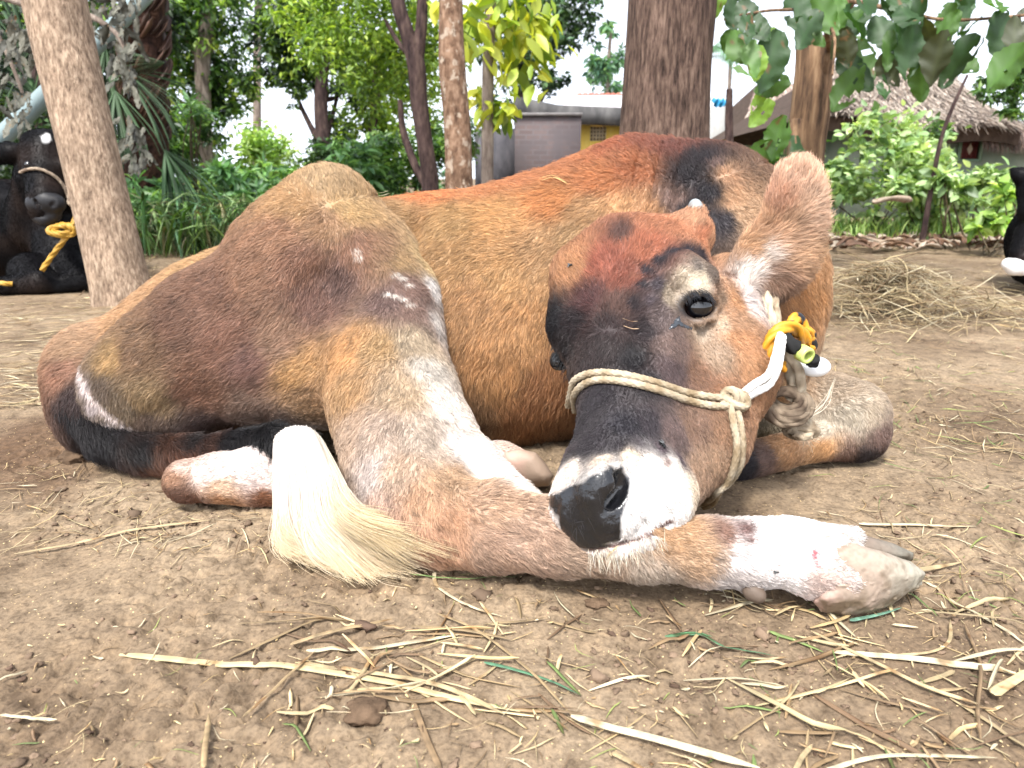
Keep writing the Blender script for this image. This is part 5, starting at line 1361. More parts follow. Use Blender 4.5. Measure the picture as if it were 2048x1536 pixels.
# trees further back, left and centre
FAR = [
 ('bright yellow-green leafy tree filling the gap right of the palm', [(420, 470, 9.5, 14), (412, 300, 9.5, 13), (405, 120, 9.5, 15), (415, 40, 9.5, 13), (425, -60, 9.5, 11)], b_gry, [(400, 60, 9.8, 100), (360, 150, 9.8, 80), (440, 180, 9.9, 70), (380, 260, 9.8, 75), (340, 20, 9.5, 70), (400, -40, 9.5, 80)], 7500, .10, MID + [YEL[3]]),
 ('pale straight palm-like trunk standing bare against the white sky', [(516, 400, 16, 9), (514, 200, 16, 8), (516, 60, 16, 8), (518, -60, 16, 8)], b_gry, [(500, -60, 16, 70)], 500, .3, MID),
 ('dark layered tree between the bare pale trunk and the white gap', [(650, 430, 9, 15), (646, 300, 9, 14), (642, 200, 9, 13), (650, 80, 9, 11), (655, 0, 9, 10)], b_drk, [(560, 110, 9.2, 60), (620, 140, 9.2, 60), (560, 60, 9.2, 70), (690, 120, 9.2, 55), (700, 170, 9.2, 40), (620, 30, 9, 85), (500, 150, 9.4, 40), (670, 260, 9.2, 45), (590, 190, 9.4, 30)], 5200, .095, DRK + [YEL[1], YEL[2]]),
 ('mid-green tree behind the forked trunk', [(745, 430, 10, 9), (742, 300, 10, 9), (752, 180, 10, 8), (745, 60, 10, 7)], b_drk, [(760, 220, 10.2, 70), (700, 240, 10.2, 40), (800, 270, 10.2, 50), (740, 120, 10.2, 90), (820, 130, 10.5, 80), (780, 330, 10.3, 50)], 4200, .10, YEL),
 ('dense dark tree crown rising above the concrete shed roof', [(1035, 420, 17, 12), (1040, 260, 17, 11), (1050, 130, 17, 10), (1060, 0, 17, 8)], b_drk, [(1080, 60, 17, 75), (1140, 60, 17, 55), (1020, 100, 17, 60), (1060, 150, 17, 55), (1110, 150, 17, 35), (990, 190, 17, 40), (1150, -10, 17, 60), (1060, -30, 17, 90), (960, 80, 17, 50)], 5200, .15, DRK + [BLU[2]]),
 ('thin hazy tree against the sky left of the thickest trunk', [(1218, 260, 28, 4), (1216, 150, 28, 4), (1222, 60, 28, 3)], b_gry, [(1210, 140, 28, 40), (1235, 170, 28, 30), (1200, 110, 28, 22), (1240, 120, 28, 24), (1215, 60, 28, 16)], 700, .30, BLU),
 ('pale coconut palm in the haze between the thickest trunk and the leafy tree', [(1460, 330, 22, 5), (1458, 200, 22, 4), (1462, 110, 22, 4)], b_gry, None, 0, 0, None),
 ('airy tree with small leaves above the tin roof at the right edge', [(2075, 420, 9, 9), (2070, 250, 9, 8), (2045, 130, 9, 7)], b_gry, [(2000, 175, 8.8, 40), (2030, 210, 8.8, 32), (1985, 205, 8.8, 24), (2045, 150, 8.8, 45), (1960, 165, 8.8, 18), (2050, 90, 8.8, 50)], 1500, .09, MID),
 ('shaded tree at the far left behind the withered branch', [(60, 470, 8, 22), (70, 250, 8, 20), (90, 50, 8, 18), (95, -50, 8, 16)], b_drk, [(60, 60, 8.3, 110), (0, 160, 8.3, 90), (190, 40, 8.5, 100), (110, 180, 8.5, 90), (240, 150, 8.6, 80), (30, 280, 8.3, 80), (230, 280, 8.5, 70), (330, 60, 8.8, 60)], 10000, .11, DRK + [MID[3]]),
]
for (lab, tp, bm_, bl, n, s, pl) in FAR:
    br = []
    if n > 3000:
        top = tp[-2]
        for k in range(5):
            b = bl[k % len(bl)]; m_ = tp[1 + k % (len(tp) - 2)]
            br.append([(m_[0], m_[1], m_[2], m_[3] * .5), ((m_[0] + b[0]) / 2, (m_[1] + b[1]) / 2 + 10, b[2], m_[3] * .3), (b[0], b[1], b[2], m_[3] * .12)])
    tree(lab, tp, bm_, bl, n, s, pl, .42, branches=br, group=None)
# fronds of the distant coconut palm
cp = [o for o in COL.objects if o.get('label', '').startswith('pale coconut palm')][0]
jl = []
for k in range(9):
    a = R(200 + k * 40); c0, l0 = PR(1462, 110, 22, 75)
    d = RGT * math.cos(a) - UPV * math.sin(a) * .7 + FWD * .3 * math.sin(k); mid = c0 + d * l0 * .5 + np.array([0, 0, .12 * l0]); e = c0 + d * l0 - np.array([0, 0, .35 * l0])
    sp = catmull([c0, mid, e], 16)
    for i in range(1, 16):
        for sg in (-1, 1):
            s_ = np.cross(d, FWD) * sg * .9 + np.array([0, 0, -.9]); s_ /= np.linalg.norm(s_)
            jl.append(blade(np.array([sp[i], sp[i] + s_ * l0 * .10, sp[i] + s_ * l0 * .22 - np.array([0, 0, .04 * l0])]), .06, .1, BLU[2], n=3))
joined('fronds', jl, straw_mat, cp)

LT2 = [g(80, 110, 66), g(125, 158, 100), g(165, 192, 130), g(205, 222, 175)]
# ---------------------------------------------------------------- shrubs and undergrowth
def shrub(label, px, py, Y, w, h, n, size, pal, asp=.4, big=False, name='shrub', cat='shrub', droop=.2, stems=7, tw=.16):
    b = G(px, py) if Y is None else P(px, py, Y); b = np.array([b[0], b[1], 0.0]); Yb = b[1]
    t = thing(name, label, cat, b)
    blobs = []
    for k in range(9):
        a = rng.random(); blobs.append((px + (rng.random() - .5) * w, py - h * (.18 + .72 * rng.random()), Yb + (rng.random() - .5) * w / FPX * Yb, min(w, h) * (.20 + .16 * rng.random())))
    c, tc = crown_pts(blobs, n, 16, tw); c[:, 2] = np.maximum(c[:, 2], .02)
    V, F, C = leaf_set(c, size, pal, asp, droop, big=big); np_mesh('foliage', V, F, LEAF, t, C, smooth=False)
    jl = []
    for k in range(stems):
        e = np.array(tc[rng.integers(len(tc))]); m_ = (b + e) / 2 + rng.standard_normal(3) * .05
        jl.append(blade(np.array([b + rng.standard_normal(3) * [.06, .06, 0], m_, e]), .012, .8, lin0((96, 82, 58), .6), n=8))
    joined('stems', jl, straw_mat, t); return t
shrub('big light-green bush in front of the thatched hut, right of the cow\'s ear', 1750, 455, 6.6, 210, 250, 2500, .085, LT2, .5, True)
shrub('bush with pale pointed leaves between the thatched hut wall and the dead stick', 1845, 455, 6.2, 90, 130, 600, .11, LT2, .4, True)
shrub('low bright bush below the hut window at the right edge', 1960, 445, 6.0, 190, 100, 1500, .07, LT2, .45, True)
shrub('dark leafy bush behind the sturdy two-stemmed trunk', 1530, 470, 6.0, 150, 200, 1800, .09, MID, .5, True)
shrub('tangled bush at the foot of the thickest trunk, left of the cow\'s ear', 1480, 480, 5.4, 110, 130, 900, .07, MID, .45, True)
shrub('sunlit yellow-green bush in the far left gap', 480, 420, 9, 170, 170, 3600, .08, LIT, .42)
shrub('pale green bush below the white sky gap', 590, 420, 10, 150, 150, 3200, .08, LIT, .42)
shrub('dark bush at the foot of the layered tree', 670, 440, 8.5, 130, 170, 3000, .08, DRK, .42)
shrub('shaded green bush behind the brown cow\'s hip', 760, 460, 7.6, 150, 170, 3400, .07, MID, .42)
shrub('dense bush left of the patchy trunk', 830, 440, 8.2, 130, 200, 2600, .08, MID, .42)
shrub('tall shaded bush right of the palm trunk', 350, 470, 8.0, 130, 270, 4200, .08, MID, .4)
shrub('dim bush behind the leaning trunk and the palm', 250, 480, 7.4, 160, 240, 3000, .08, DRK, .4)
shrub('dark bush above the head of the resting black cow', 60, 480, 6.6, 220, 260, 3600, .08, DRK, .4)
shrub('bush behind the brick shed and patchy trunk', 900, 330, 12.5, 90, 120, 1400, .10, MID, .4)
shrub('broad-leaved seedling at the right edge below the hut window', 1990, 470, 5.2, 70, 120, 260, .09, LIT, .5, True, 'seedling', 'plant')
shrub('young broad-leaved plant standing right of the dead stick', 1905, 480, 5.6, 50, 150, 150, .11, LT2, .5, True, 'seedling', 'plant')
shrub('low leafy weed at the foot of the leaning trunk', 315, 470, 5.6, 60, 70, 260, .10, [g(60, 100, 60), g(95, 140, 85), g(120, 165, 100)], .3, True, 'weed', 'plant')
for k, (x_, y_, Y_, w_, h_, lab_) in enumerate([(290, 500, 6.0, 90, 150, 'leafy plant with narrow bluish leaves just right of the leaning trunk'), (400, 495, 6.3, 110, 140, 'leafy plant in the middle of the long grass on the left'),
        (470, 480, 6.6, 90, 160, 'upright leafy plant left of the brown cow\'s hip'), (390, 260, 6.8, 40, 50, 'small seedling with two pale leaves in front of the palm'), (560, 440, 7.4, 130, 130, 'pale leafy plant behind the brown cow\'s hip bone'), (700, 400, 7.2, 120, 120, 'leafy plant rising behind the hollow of the cow\'s loin')]):
    shrub(lab_, x_, y_, Y_, w_, h_, 420 if k != 3 else 26, .12, [g(70, 110, 70), g(105, 150, 90), g(150, 190, 120)], .28, True, 'leafy_plant', 'plant', droop=-.1)
# grass and weeds along the edge of the trees (nobody could count them)
jl = []
for k in range(2600):
    x = 215 + 330 * rng.random() ** .8; Y = 5.0 + 2.6 * rng.random(); g0 = P(x, 480, Y); g0[2] = 0
    l = .18 + .42 * rng.random(); lean = rng.standard_normal(3) * [.75, .5, 0]; pts = np.array([g0, g0 + [0, 0, l * .6] + lean * l * .4, g0 + [0, 0, l * (.75 - .3 * rng.random())] + lean * l])
    jl.append(blade(pts, .010 + .012 * rng.random(), .1, np.array(((MID[2], MID[3], LT2[1], BLU[2], LT2[2], DRK[3], lin0((170, 165, 120), .7))[rng.integers(7)])) * (.7 + .6 * rng.random()), n=5))
for k in range(1500):
    x = 540 + 380 * rng.random(); Y = 6.2 + 2.2 * rng.random(); g0 = P(x, 480, Y); g0[2] = 0
    l = .15 + .4 * rng.random(); lean = rng.standard_normal(3) * [.35, .25, 0]; pts = np.array([g0, g0 + [0, 0, l * .6] + lean * l * .4, g0 + [0, 0, l * .8] + lean * l])
    jl.append(blade(pts, .014, .1, np.array(((MID[3], MID[1], LT2[1]))[rng.integers(3)]), n=4))
for k in range(3000):
    x = 1640 + 440 * rng.random(); Y = 5.9 + 1.6 * rng.random(); g0 = P(x, 480, Y); g0[2] = 0
    l = .05 + .18 * rng.random(); lean = rng.standard_normal(3) * [.5, .3, 0]; pts = np.array([g0, g0 + [0, 0, l * .6] + lean * l * .4, g0 + [0, 0, l * .9] + lean * l])
    jl.append(blade(pts, .006 + .006 * rng.random(), .1, np.array(((LIT[1], LIT[2], MID[2], LIT[3]))[rng.integers(4)]), n=4))
o = joined('undergrowth', jl, LEAF, None); tag(o, 'long grass and weeds along the edge of the trees', 'undergrowth', kind='stuff')
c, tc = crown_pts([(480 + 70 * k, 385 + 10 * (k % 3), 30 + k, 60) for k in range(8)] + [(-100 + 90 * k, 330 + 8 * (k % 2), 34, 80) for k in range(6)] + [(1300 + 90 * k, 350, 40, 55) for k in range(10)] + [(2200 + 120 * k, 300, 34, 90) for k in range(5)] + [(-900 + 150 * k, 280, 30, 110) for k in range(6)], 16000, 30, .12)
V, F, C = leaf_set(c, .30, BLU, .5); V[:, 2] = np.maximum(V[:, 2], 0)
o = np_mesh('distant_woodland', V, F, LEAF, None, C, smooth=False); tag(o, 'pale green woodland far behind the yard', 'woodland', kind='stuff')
# fallen dry leaf sheaths and litter under the bushes on the right
jl = []
for k in range(170):
    x = 1640 + 420 * rng.random(); Y = 5.2 + 1.2 * rng.random(); p_ = P(x, 480, Y); p_[2] = .02 + .04 * rng.random(); a = rng.random() * 6.28; l = .08 + .14 * rng.random(); d = np.array([math.cos(a), math.sin(a), .1])
    jl.append(blade(np.array([p_, p_ + d * l * .5 + [0, 0, .03], p_ + d * l]), .03 + .03 * rng.random(), .25, lin0(((196, 180, 160), (150, 120, 96), (120, 90, 70))[rng.integers(3)], .65), n=6, twist=1))
o = joined('leaf_litter', jl, straw_mat, None); tag(o, 'curled dry leaves lying at the foot of the bushes', 'leaf litter', kind='stuff')
for (pts_, w_, c_, lab) in (([(1715, 470), (1760, 484), (1805, 478)], .10, (200, 182, 160), 'largest curled pale leaf sheath lying at the foot of the bush'), ([(1745, 405), (1785, 396), (1825, 402)], .09, (186, 166, 146), 'dry pale leaf caught in the bush above the curled sheath'), ([(1990, 455), (2020, 462), (2050, 450)], .06, (190, 172, 150), 'dry leaf lying below the bush at the right edge')):
    Y_ = 5.5; q = np.array([P(a, b, Y_) for a, b in pts_]); q[:, 2] = np.maximum(q[:, 2], .02)
    V, F, C = blade(catmull(q, 10), w_, .4, lin0(c_, .68), twist=.6, n=20); o = np_mesh('fallen_leaf', V, F, straw_mat, None, C, base=q.mean(0)); tag(o, lab, 'leaf')
ds = tube([(1843, 490, 5.6, 6), (1862, 380, 5.6, 5), (1882, 280, 5.6, 4), (1905, 215, 5.6, 3.5), (1935, 150, 5.6, 2.5)], b_drk, 'dead_stick', None, m=10, disp=.1, base=P(1843, 490, 5.6)); tag(ds, 'thin dark dead stick leaning in the ground before the thatched hut', 'stick')
ps = tube([(1466, 520, 5.2, 9), (1462, 380, 5.2, 8.5), (1458, 260, 5.2, 8), (1459, 178, 5.2, 6)], b_drk, 'wooden_post', None, m=14, disp=.08, base=P(1466, 520, 5.2)); tag(ps, 'narrow brown wooden post right of the thickest trunk', 'post')

# ================================================================== BUILDINGS
def box_w(x0, x1, y0, y1, z0, z1):
    V = np.array([[x, y, z] for x in (x0, x1) for y in (y0, y1) for z in (z0, z1)]); F = np.array([[0, 1, 3, 2], [4, 6, 7, 5], [0, 4, 5, 1], [2, 3, 7, 6], [0, 2, 6, 4], [1, 5, 7, 3]]); return V, F
def join_b(bs):
    o_, Vs, Fs = 0, [], []
    for V, F in bs: Vs.append(V); Fs.append(F + o_); o_ += len(V)
    return np.concatenate(Vs), np.concatenate(Fs)
def X(px, Y): return P(px, 350, Y)[0]
def Z(py, Y): return P(1024, py, Y)[2]
def plaster(name, c1, c2, sc=6, rough=.9, b=.3, stretch=.4):
    t = NT(name); n = t.noise(sc, 7, .65, t.coords((1, 1, stretch))); n2 = t.noise(sc * 9, 4, .6, t.coords()); return t.out(t.ramp(n.outputs[0], [(.33, c1), (.66, c2)]), rough, t.bump(n2.outputs[0], b, .01), .15)
t = NT('brick_wall'); br = t.new('TexBrick'); br.inputs['Scale'].default_value = 1.0; br.inputs['Brick Width'].default_value = .24; br.inputs['Row Height'].default_value = .08; br.inputs['Mortar Size'].default_value = .012
br.inputs['Color1'].default_value = (*lin0((136, 116, 112), .5), 1); br.inputs['Color2'].default_value = (*lin0((112, 98, 98), .5), 1); br.inputs['Mortar'].default_value = (*lin0((128, 120, 120), .5), 1)
t.ln(t.coords((1, 1, 1), rot=(R(90), 0, 0)), br.inputs['Vector']); nn_ = t.noise(2.2, 6, .6, t.coords())
brick = t.out(t.mix(t.ramp(nn_.outputs[0], [(.38, (0, 0, 0)), (.58, (.9, .9, .9))]), br.outputs[0], lin0((112, 104, 106), .5)), .9, t.bump(br.outputs['Fac'], -.4, .01), .15)
Yb = 13.0
shed = thing('brick_shed', 'low grey brick shed in front of the yellow house behind the cow', 'shed', (X(1080, Yb), Yb, 0))
V, F = join_b([box_w(X(1030, Yb), X(1160, Yb), Yb, Yb + 2.2, 0, Z(232, Yb))]); np_mesh('front_wall', V, F, brick, shed, smooth=False)
V, F = join_b([box_w(X(945, Yb), X(1030, Yb) - .003, Yb + .9, Yb + 1.1, 0, Z(250, Yb))]); np_mesh('side_wall', V, F, plaster('dark_plaster', lin0((70, 70, 76), .6), lin0((110, 108, 112), .6)), shed, smooth=False)
V, F = join_b([box_w(X(1028, Yb), X(1162, Yb), Yb - .05, Yb + 2.25, Z(232, Yb) + .003, Z(232, Yb) + .05)]); np_mesh('wall_cap', V, F, plaster('cement', lin0((120, 116, 116), .6), lin0((160, 156, 154), .6)), shed, smooth=False)
Yh = 16.5
house = thing('yellow_house', 'yellow house with a stained concrete eave and lattice window behind the shed', 'house', (X(1200, Yh), Yh, 0))
yel = plaster('yellow_wall', lin0((240, 200, 80), .85), lin0((250, 220, 120), .88), 3)
V, F = join_b([box_w(X(1050, Yh), X(1178, Yh), Yh, Yh + 5, 0, Z(238, Yh)), box_w(X(1210, Yh), X(1330, Yh), Yh, Yh + 5, 0, Z(238, Yh)), box_w(X(1178, Yh), X(1210, Yh), Yh, Yh + 5, 0, Z(282, Yh)), box_w(X(1178, Yh), X(1210, Yh), Yh, Yh + 5, Z(252, Yh), Z(238, Yh)), box_w(X(1330, Yh) + .003, X(1440, Yh), Yh + .02, Yh + 5, 0, Z(238, Yh))]); np_mesh('wall', V, F, yel, house, smooth=False)
cem = plaster('stained_concrete', lin0((70, 70, 72), .5), lin0((140, 138, 136), .5), 2.2, b=.5)
# sloping concrete roof slab: higher at left
zl, zr = Z(196, Yh), Z(215, Yh)
x0, x1, x2 = X(1030, Yh), X(1110, Yh), X(1440, Yh)
V = np.array([[x0, Yh - .6, zl - .02], [x0, Yh + 6, zl - .02], [x0, Yh - .6, zl - .55], [x0, Yh + 6, zl - .55], [x1, Yh - .6, zr], [x1, Yh + 6, zr], [x1, Yh - .6, zr - .32], [x1, Yh + 6, zr - .32], [x2, Yh - .6, zr - .14], [x2, Yh + 6, zr - .14], [x2, Yh - .6, zr - .45], [x2, Yh + 6, zr - .45]])
F = np.array([[0, 1, 5, 4], [4, 5, 9, 8], [2, 6, 7, 3], [6, 10, 11, 7], [0, 4, 6, 2], [4, 8, 10, 6], [1, 3, 7, 5], [5, 7, 11, 9], [0, 2, 3, 1], [8, 9, 11, 10]])
rf = np_mesh('roof', V, F, cem, house, smooth=False)
wn_ = thing('window', None, None, (0, 0, 0)); COL.objects.unlink(wn_); bpy.data.objects.remove(wn_)
lat = []
wx0, wx1, wz0, wz1 = X(1178, Yh), X(1210, Yh), Z(282, Yh), Z(252, Yh)
for k in range(6):
    x = wx0 + (wx1 - wx0) * k / 5; lat.append(box_w(x - .016, x + .016, Yh + .03, Yh + .09, wz0, wz1))
for k in range(5):
    z = wz0 + (wz1 - wz0) * k / 4; lat.append(box_w(wx0, wx1, Yh + .033, Yh + .087, z - .016, z + .016))
V, F = join_b(lat); wf = np_mesh('window', V, F, plain('cream_lattice', lin0((206, 190, 160), .7), .8), house, smooth=False)
V, F = box_w(wx0, wx1, Yh + .3, Yh + .34, wz0, wz1); np_mesh('pane', V, F, plain('dark_inside', (.03, .025, .025), .8), wf, smooth=False)
# pale tin roof of a further house
Yt = 24
th2 = thing('tin_roofed_house', 'distant house whose pale tin roof with rusty ridge shows over the concrete eave', 'house', (X(1220, Yt), Yt, 0))
tin = plaster('pale_tin', lin0((190, 186, 190), .8), lin0((225, 222, 226), .85), 1.2)
V, F = box_w(X(1140, Yt), X(1440, Yt), Yt, Yt + 6, 0, Z(225, Yt)); np_mesh('wall', V, F, cem, th2, smooth=False)
V = np.array([[X(1118, Yt), Yt - .5, Z(218, Yt)], [X(1450, Yt), Yt - .5, Z(218, Yt)], [X(1450, Yt), Yt + 3, Z(190, Yt + 3)], [X(1150, Yt), Yt + 3, Z(190, Yt + 3)], [X(1118, Yt), Yt - .5, Z(221, Yt)], [X(1450, Yt), Yt - .5, Z(221, Yt)], [X(1450, Yt), Yt + 6.5, Z(221, Yt)], [X(1118, Yt), Yt + 6.5, Z(221, Yt)]])
rr2 = np_mesh('roof', V, np.array([[0, 1, 2, 3], [4, 7, 6, 5], [0, 4, 5, 1], [3, 2, 6, 7], [0, 3, 7, 4], [1, 5, 6, 2]]), tin, th2, smooth=False)
jl = []
for k in range(9):
    x = X(1172, Yt) + k * .19; r0 = .11
    V, F = uv_ball(np.array([x, Yt + 3, Z(191, Yt + 3)]), .13, 12, 8, (.9, 1, .7)); jl.append((V, F, np.tile(np.array(lin0((196, 120, 104), .6)) * (.8 + .4 * rng.random()), (len(V), 1))))
joined('ridge_tiles', jl, attr_mat('clay_tile', rough=.9), rr2)
# thatched hut
Yu = 10.5
hut = thing('thatched_hut', 'thatched hut with a pale green wall and dark red window behind the bushes', 'hut', (X(1900, Yu), Yu, 0))
wx0, wx1, wz0, wz1 = X(1913, Yu), X(1950, Yu), Z(318, Yu), Z(278, Yu)
xl, xr, zt = X(1700, Yu), X(2300, Yu), Z(246, Yu)
gw = plaster('green_wall', lin0((128, 146, 130), .66), lin0((168, 178, 160), .7), 1.6)
V, F = join_b([box_w(xl, wx0, Yu, Yu + .2, 0, zt), box_w(wx1, xr, Yu, Yu + .2, 0, zt), box_w(wx0, wx1, Yu, Yu + .2, 0, wz0), box_w(wx0, wx1, Yu, Yu + .2, wz1, zt), box_w(xl, xl + .2, Yu + .203, Yu + 4, 0, zt), box_w(xr - .2, xr, Yu + .203, Yu + 4, 0, zt), box_w(xl + .203, xr - .203, Yu + 3.8, Yu + 4, 0, zt)]); np_mesh('wall', V, F, gw, hut, smooth=False)
fr_ = plain('green_frame', lin0((120, 150, 128), .66), .7); fw = .035
V, F = join_b([box_w(wx0 - fw, wx0, Yu - .03, Yu + .05, wz0 - fw, wz1 + fw), box_w(wx1, wx1 + fw, Yu - .03, Yu + .05, wz0 - fw, wz1 + fw), box_w(wx0, wx1, Yu - .03, Yu + .05, wz0 - fw, wz0), box_w(wx0, wx1, Yu - .03, Yu + .05, wz1, wz1 + fw)])
wf = np_mesh('window', V, F, fr_, hut, smooth=False)
red = plain('oxide_red', lin0((120, 52, 48), .6), .6); sh = [box_w(wx0 + .002, wx1 - .002, Yu + .04, Yu + .06, wz0 + .002, wz1 - .002)]
for k in range(7):
    z = wz0 + (wz1 - wz0) * (k + .5) / 7; sh.append(box_w(wx0 + .004, wx1 - .004, Yu + .015, Yu + .037, z - .008, z + .008))
for k in range(4):
    x = wx0 + (wx1 - wx0) * (k + .5) / 4; sh.append(box_w(x - .008, x + .008, Yu + .005, Yu + .013, wz0 + .004, wz1 - .004))
V, F = join_b(sh); np_mesh('shutter', V, F, red, wf, smooth=False)
cx_, cz_ = (wx0 + wx1) / 2, (wz0 + wz1) / 2
V = np.array([[cx_ - .04, Yu - .004, cz_], [cx_, Yu - .004, cz_ - .075], [cx_ + .04, Yu - .004, cz_], [cx_, Yu - .004, cz_ + .075], [cx_, Yu + .004, cz_]]); np_mesh('ornament', V, [[0, 1, 2, 3], [0, 3, 4], [3, 2, 4], [2, 1, 4], [1, 0, 4]], plain('pale_ornament', lin0((200, 190, 176), .7), .7), wf, smooth=False)
# thatch: core slopes plus thousands of reeds
rzt, ryt = Z(135, Yu + 2.2), Yu + 2.1
def hutp(u, v):
    """u 0..1 along the eave, v 0..1 eave to ridge, front slope"""
    el = np.array([X(1560, Yu), Yu - .55, Z(238, Yu - .55)]); er = np.array([X(1985, Yu), Yu - .45, Z(268, Yu - .5)])
    rl = np.array([X(1640, ryt), ryt, rzt]); rr_ = np.array([X(1862, ryt), ryt, Z(150, ryt)])
    e = el * (1 - u) + er * u; r_ = rl * (1 - u) + rr_ * u
    p = e * (1 - v) + r_ * v; p[2] += -.10 * math.sin(math.pi * v) + .05 * math.sin(9 * u) * (1 - v); return p
gu = [[hutp(i / 20, j / 8) for i in range(21)] for j in range(9)]
V = np.array(gu).reshape(-1, 3); V2 = V - np.array([0, -.02, .16]); F1 = [[j * 21 + i, j * 21 + i + 1, (j + 1) * 21 + i + 1, (j + 1) * 21 + i] for j in range(8) for i in range(20)]
n_ = len(V); bk = np.array([V[8 * 21], V[8 * 21 + 20]]) ; F2 = [[n_ + a for a in f[::-1]] for f in F1]
sd = [[i, n_ + i, n_ + i + 1, i + 1] for i in range(20)]
be = np.array([[V[0][0], Yu + 4.6, zt - .1], [V[20][0], Yu + 4.6, zt - .1]]); Vb = np.concatenate([V, V2, be])
Fb = F1 + F2 + sd + [[8 * 21 + 20, 8 * 21, len(Vb) - 2, len(Vb) - 1], [0, 8 * 21, len(Vb) - 2], [20, len(Vb) - 1, 8 * 21 + 20]]
th_c = plaster('thatch_core', lin0((70, 58, 50), .6), lin0((104, 88, 78), .6), 14)
roof = np_mesh('roof', Vb, Fb, th_c, hut, smooth=False)
jl = []
for k in range(9000):
    u, v = rng.random(), rng.random() ** 1.1; p_ = hutp(u, v); p2 = hutp(u + rng.normal() * .004, v - .05); d = p2 - p_; d /= np.linalg.norm(d)
    l = .18 + .22 * rng.random(); q = p_ + np.array([0, -.06, .05 + .05 * rng.random()])
    d = d + rng.standard_normal(3) * .10; cidx = rng.integers(4)
    jl.append(blade(np.array([q, q + d * l * .5, q + d * l + [0, 0, -.01]]), .012 + .012 * rng.random(), .4, np.array(lin0(((192, 176, 160), (160, 144, 130), (116, 102, 92), (212, 198, 182))[cidx], .72)), n=3))
joined('thatch_reeds', jl, straw_mat, roof)
jl = []
for k in range(420):   # the lower fringe over the wall on the right
    u = rng.random(); p_ = np.array([X(1950, Yu - .3) + u * 1.2, Yu - .3, Z(262, Yu - .3)]); l = .16 + .14 * rng.random()
    jl.append(blade(np.array([p_ + [0, .3, .08], p_, p_ + np.array([rng.normal() * .03, -.1, -l])]), .02, .4, np.array(lin0(((120, 100, 90), (160, 136, 122), (90, 76, 70))[k % 3], .6)), n=4))
joined('thatch_fringe', jl, straw_mat, roof)
jl = []
for (x0_, x1_, y0_, y1_) in ((1730, 1900, 118, 158), (1720, 1890, 128, 150), (1760, 1905, 136, 166)):
    jl.append(blade(np.array([P(x0_, y0_, ryt - .1), P((x0_ + x1_) / 2, (y0_ + y1_) / 2 - 3, ryt - .1), P(x1_, y1_, ryt - .15)]), .09, .7, lin0((150, 146, 156), .6), n=10))
joined('ridge_poles', jl, straw_mat, roof)
# corrugated sheet roof at the right of the hut
Yc = Yu - .2; n_ = 120; V = []
for i in range(n_):
    u = i / (n_ - 1); x = X(1945, Yc) + u * 3.2
    for j in range(2):
        yy = Yc + j * 2.6; V.append([x + j * .4, yy, Z(258, Yc) + .12 + j * .42 - u * .10 + .02 * math.sin(u * 3.2 / .076 * 2 * math.pi)])
V = np.array(V); V2 = V - [0, 0, .006]; F = [[2 * i, 2 * i + 2, 2 * i + 3, 2 * i + 1] for i in range(n_ - 1)]; F = F + [[a + len(V) for a in f[::-1]] for f in F]
np_mesh('sheet_roof', np.concatenate([V, V2]), F, plaster('sheet_metal', lin0((176, 190, 190), .75), lin0((214, 224, 224), .8), 2, .5), hut, smooth=False)
# second thatched roof further left, and a blue sheet
Yw = 19
h2 = thing('thatched_hut', 'further small thatched hut glimpsed left of the two-stemmed trunk', 'hut', (X(1530, Yw), Yw, 0))
V, F = box_w(X(1470, Yw), X(1640, Yw), Yw, Yw + 3, 0, Z(262, Yw)); np_mesh('wall', V, F, gw, h2, smooth=False)
V = np.array([[X(1462, Yw), Yw - .6, Z(262, Yw) - .1], [X(1660, Yw), Yw - .6, Z(262, Yw) - .1], [X(1640, Yw), Yw + 1.6, Z(168, Yw + 1.6)], [X(1540, Yw), Yw + 1.6, Z(168, Yw + 1.6)], [X(1462, Yw), Yw + 3.8, Z(262, Yw)], [X(1660, Yw), Yw + 3.8, Z(262, Yw)]])
r2 = np_mesh('roof', V, [[0, 1, 2, 3], [3, 2, 5, 4], [0, 3, 4], [1, 5, 2], [0, 4, 5, 1]], th_c, h2, smooth=False)
jl = []
for k in range(1600):
    u, v = rng.random(), rng.random(); p_ = (V[0] * (1 - u) + V[1] * u) * (1 - v) + (V[3] * (1 - u) + V[2] * u) * v; d = nrmz((V[0] - V[3]) * (1 - u) + (V[1] - V[2]) * u) + rng.standard_normal(3) * .1
    jl.append(blade(np.array([p_ + [0, -.03, .03], p_ + d * .2, p_ + d * .4]), .035, .4, lin0(((196, 172, 158), (160, 138, 126), (214, 196, 180))[k % 3], .68), n=3))
joined('thatch_reeds', jl, straw_mat, r2)
bt = thing('blue_sheet', 'small bright blue plastic sheet on a roof right of the thickest trunk', 'plastic sheet', P(1438, 205, 18.2))
V = []; 
for i in range(9):
    for j in range(7): V.append(P(1426 + 26 * i / 8, 196 + 17 * j / 6, 18.2) + np.array([0, .12 * math.sin(i * 1.9 + j), .03 * math.sin(i * 2.2)]))
F = [[i * 7 + j, i * 7 + j + 1, (i + 1) * 7 + j + 1, (i + 1) * 7 + j] for i in range(8) for j in range(6)]
V = np.array(V); Vn = len(V); V = np.concatenate([V, V + [0, .02, 0]]); F = F + [[a + Vn for a in f[::-1]] for f in F]
np_mesh('sheet', V, F, plain('blue_plastic', lin0((60, 170, 220), .7), .5), bt)
"""low wall"""
lw = np_mesh('low_wall', *box_w(X(1405, 15), X(1452, 15), 15, 15.2, 0, Z(215, 15)), plaster('grey_render', lin0((150, 150, 148), .66), lin0((186, 186, 182), .7), 3), None, smooth=False, base=np.array([X(1430, 15), 15, 0])); tag(lw, 'pale grey rendered wall right of the thickest trunk', 'wall')
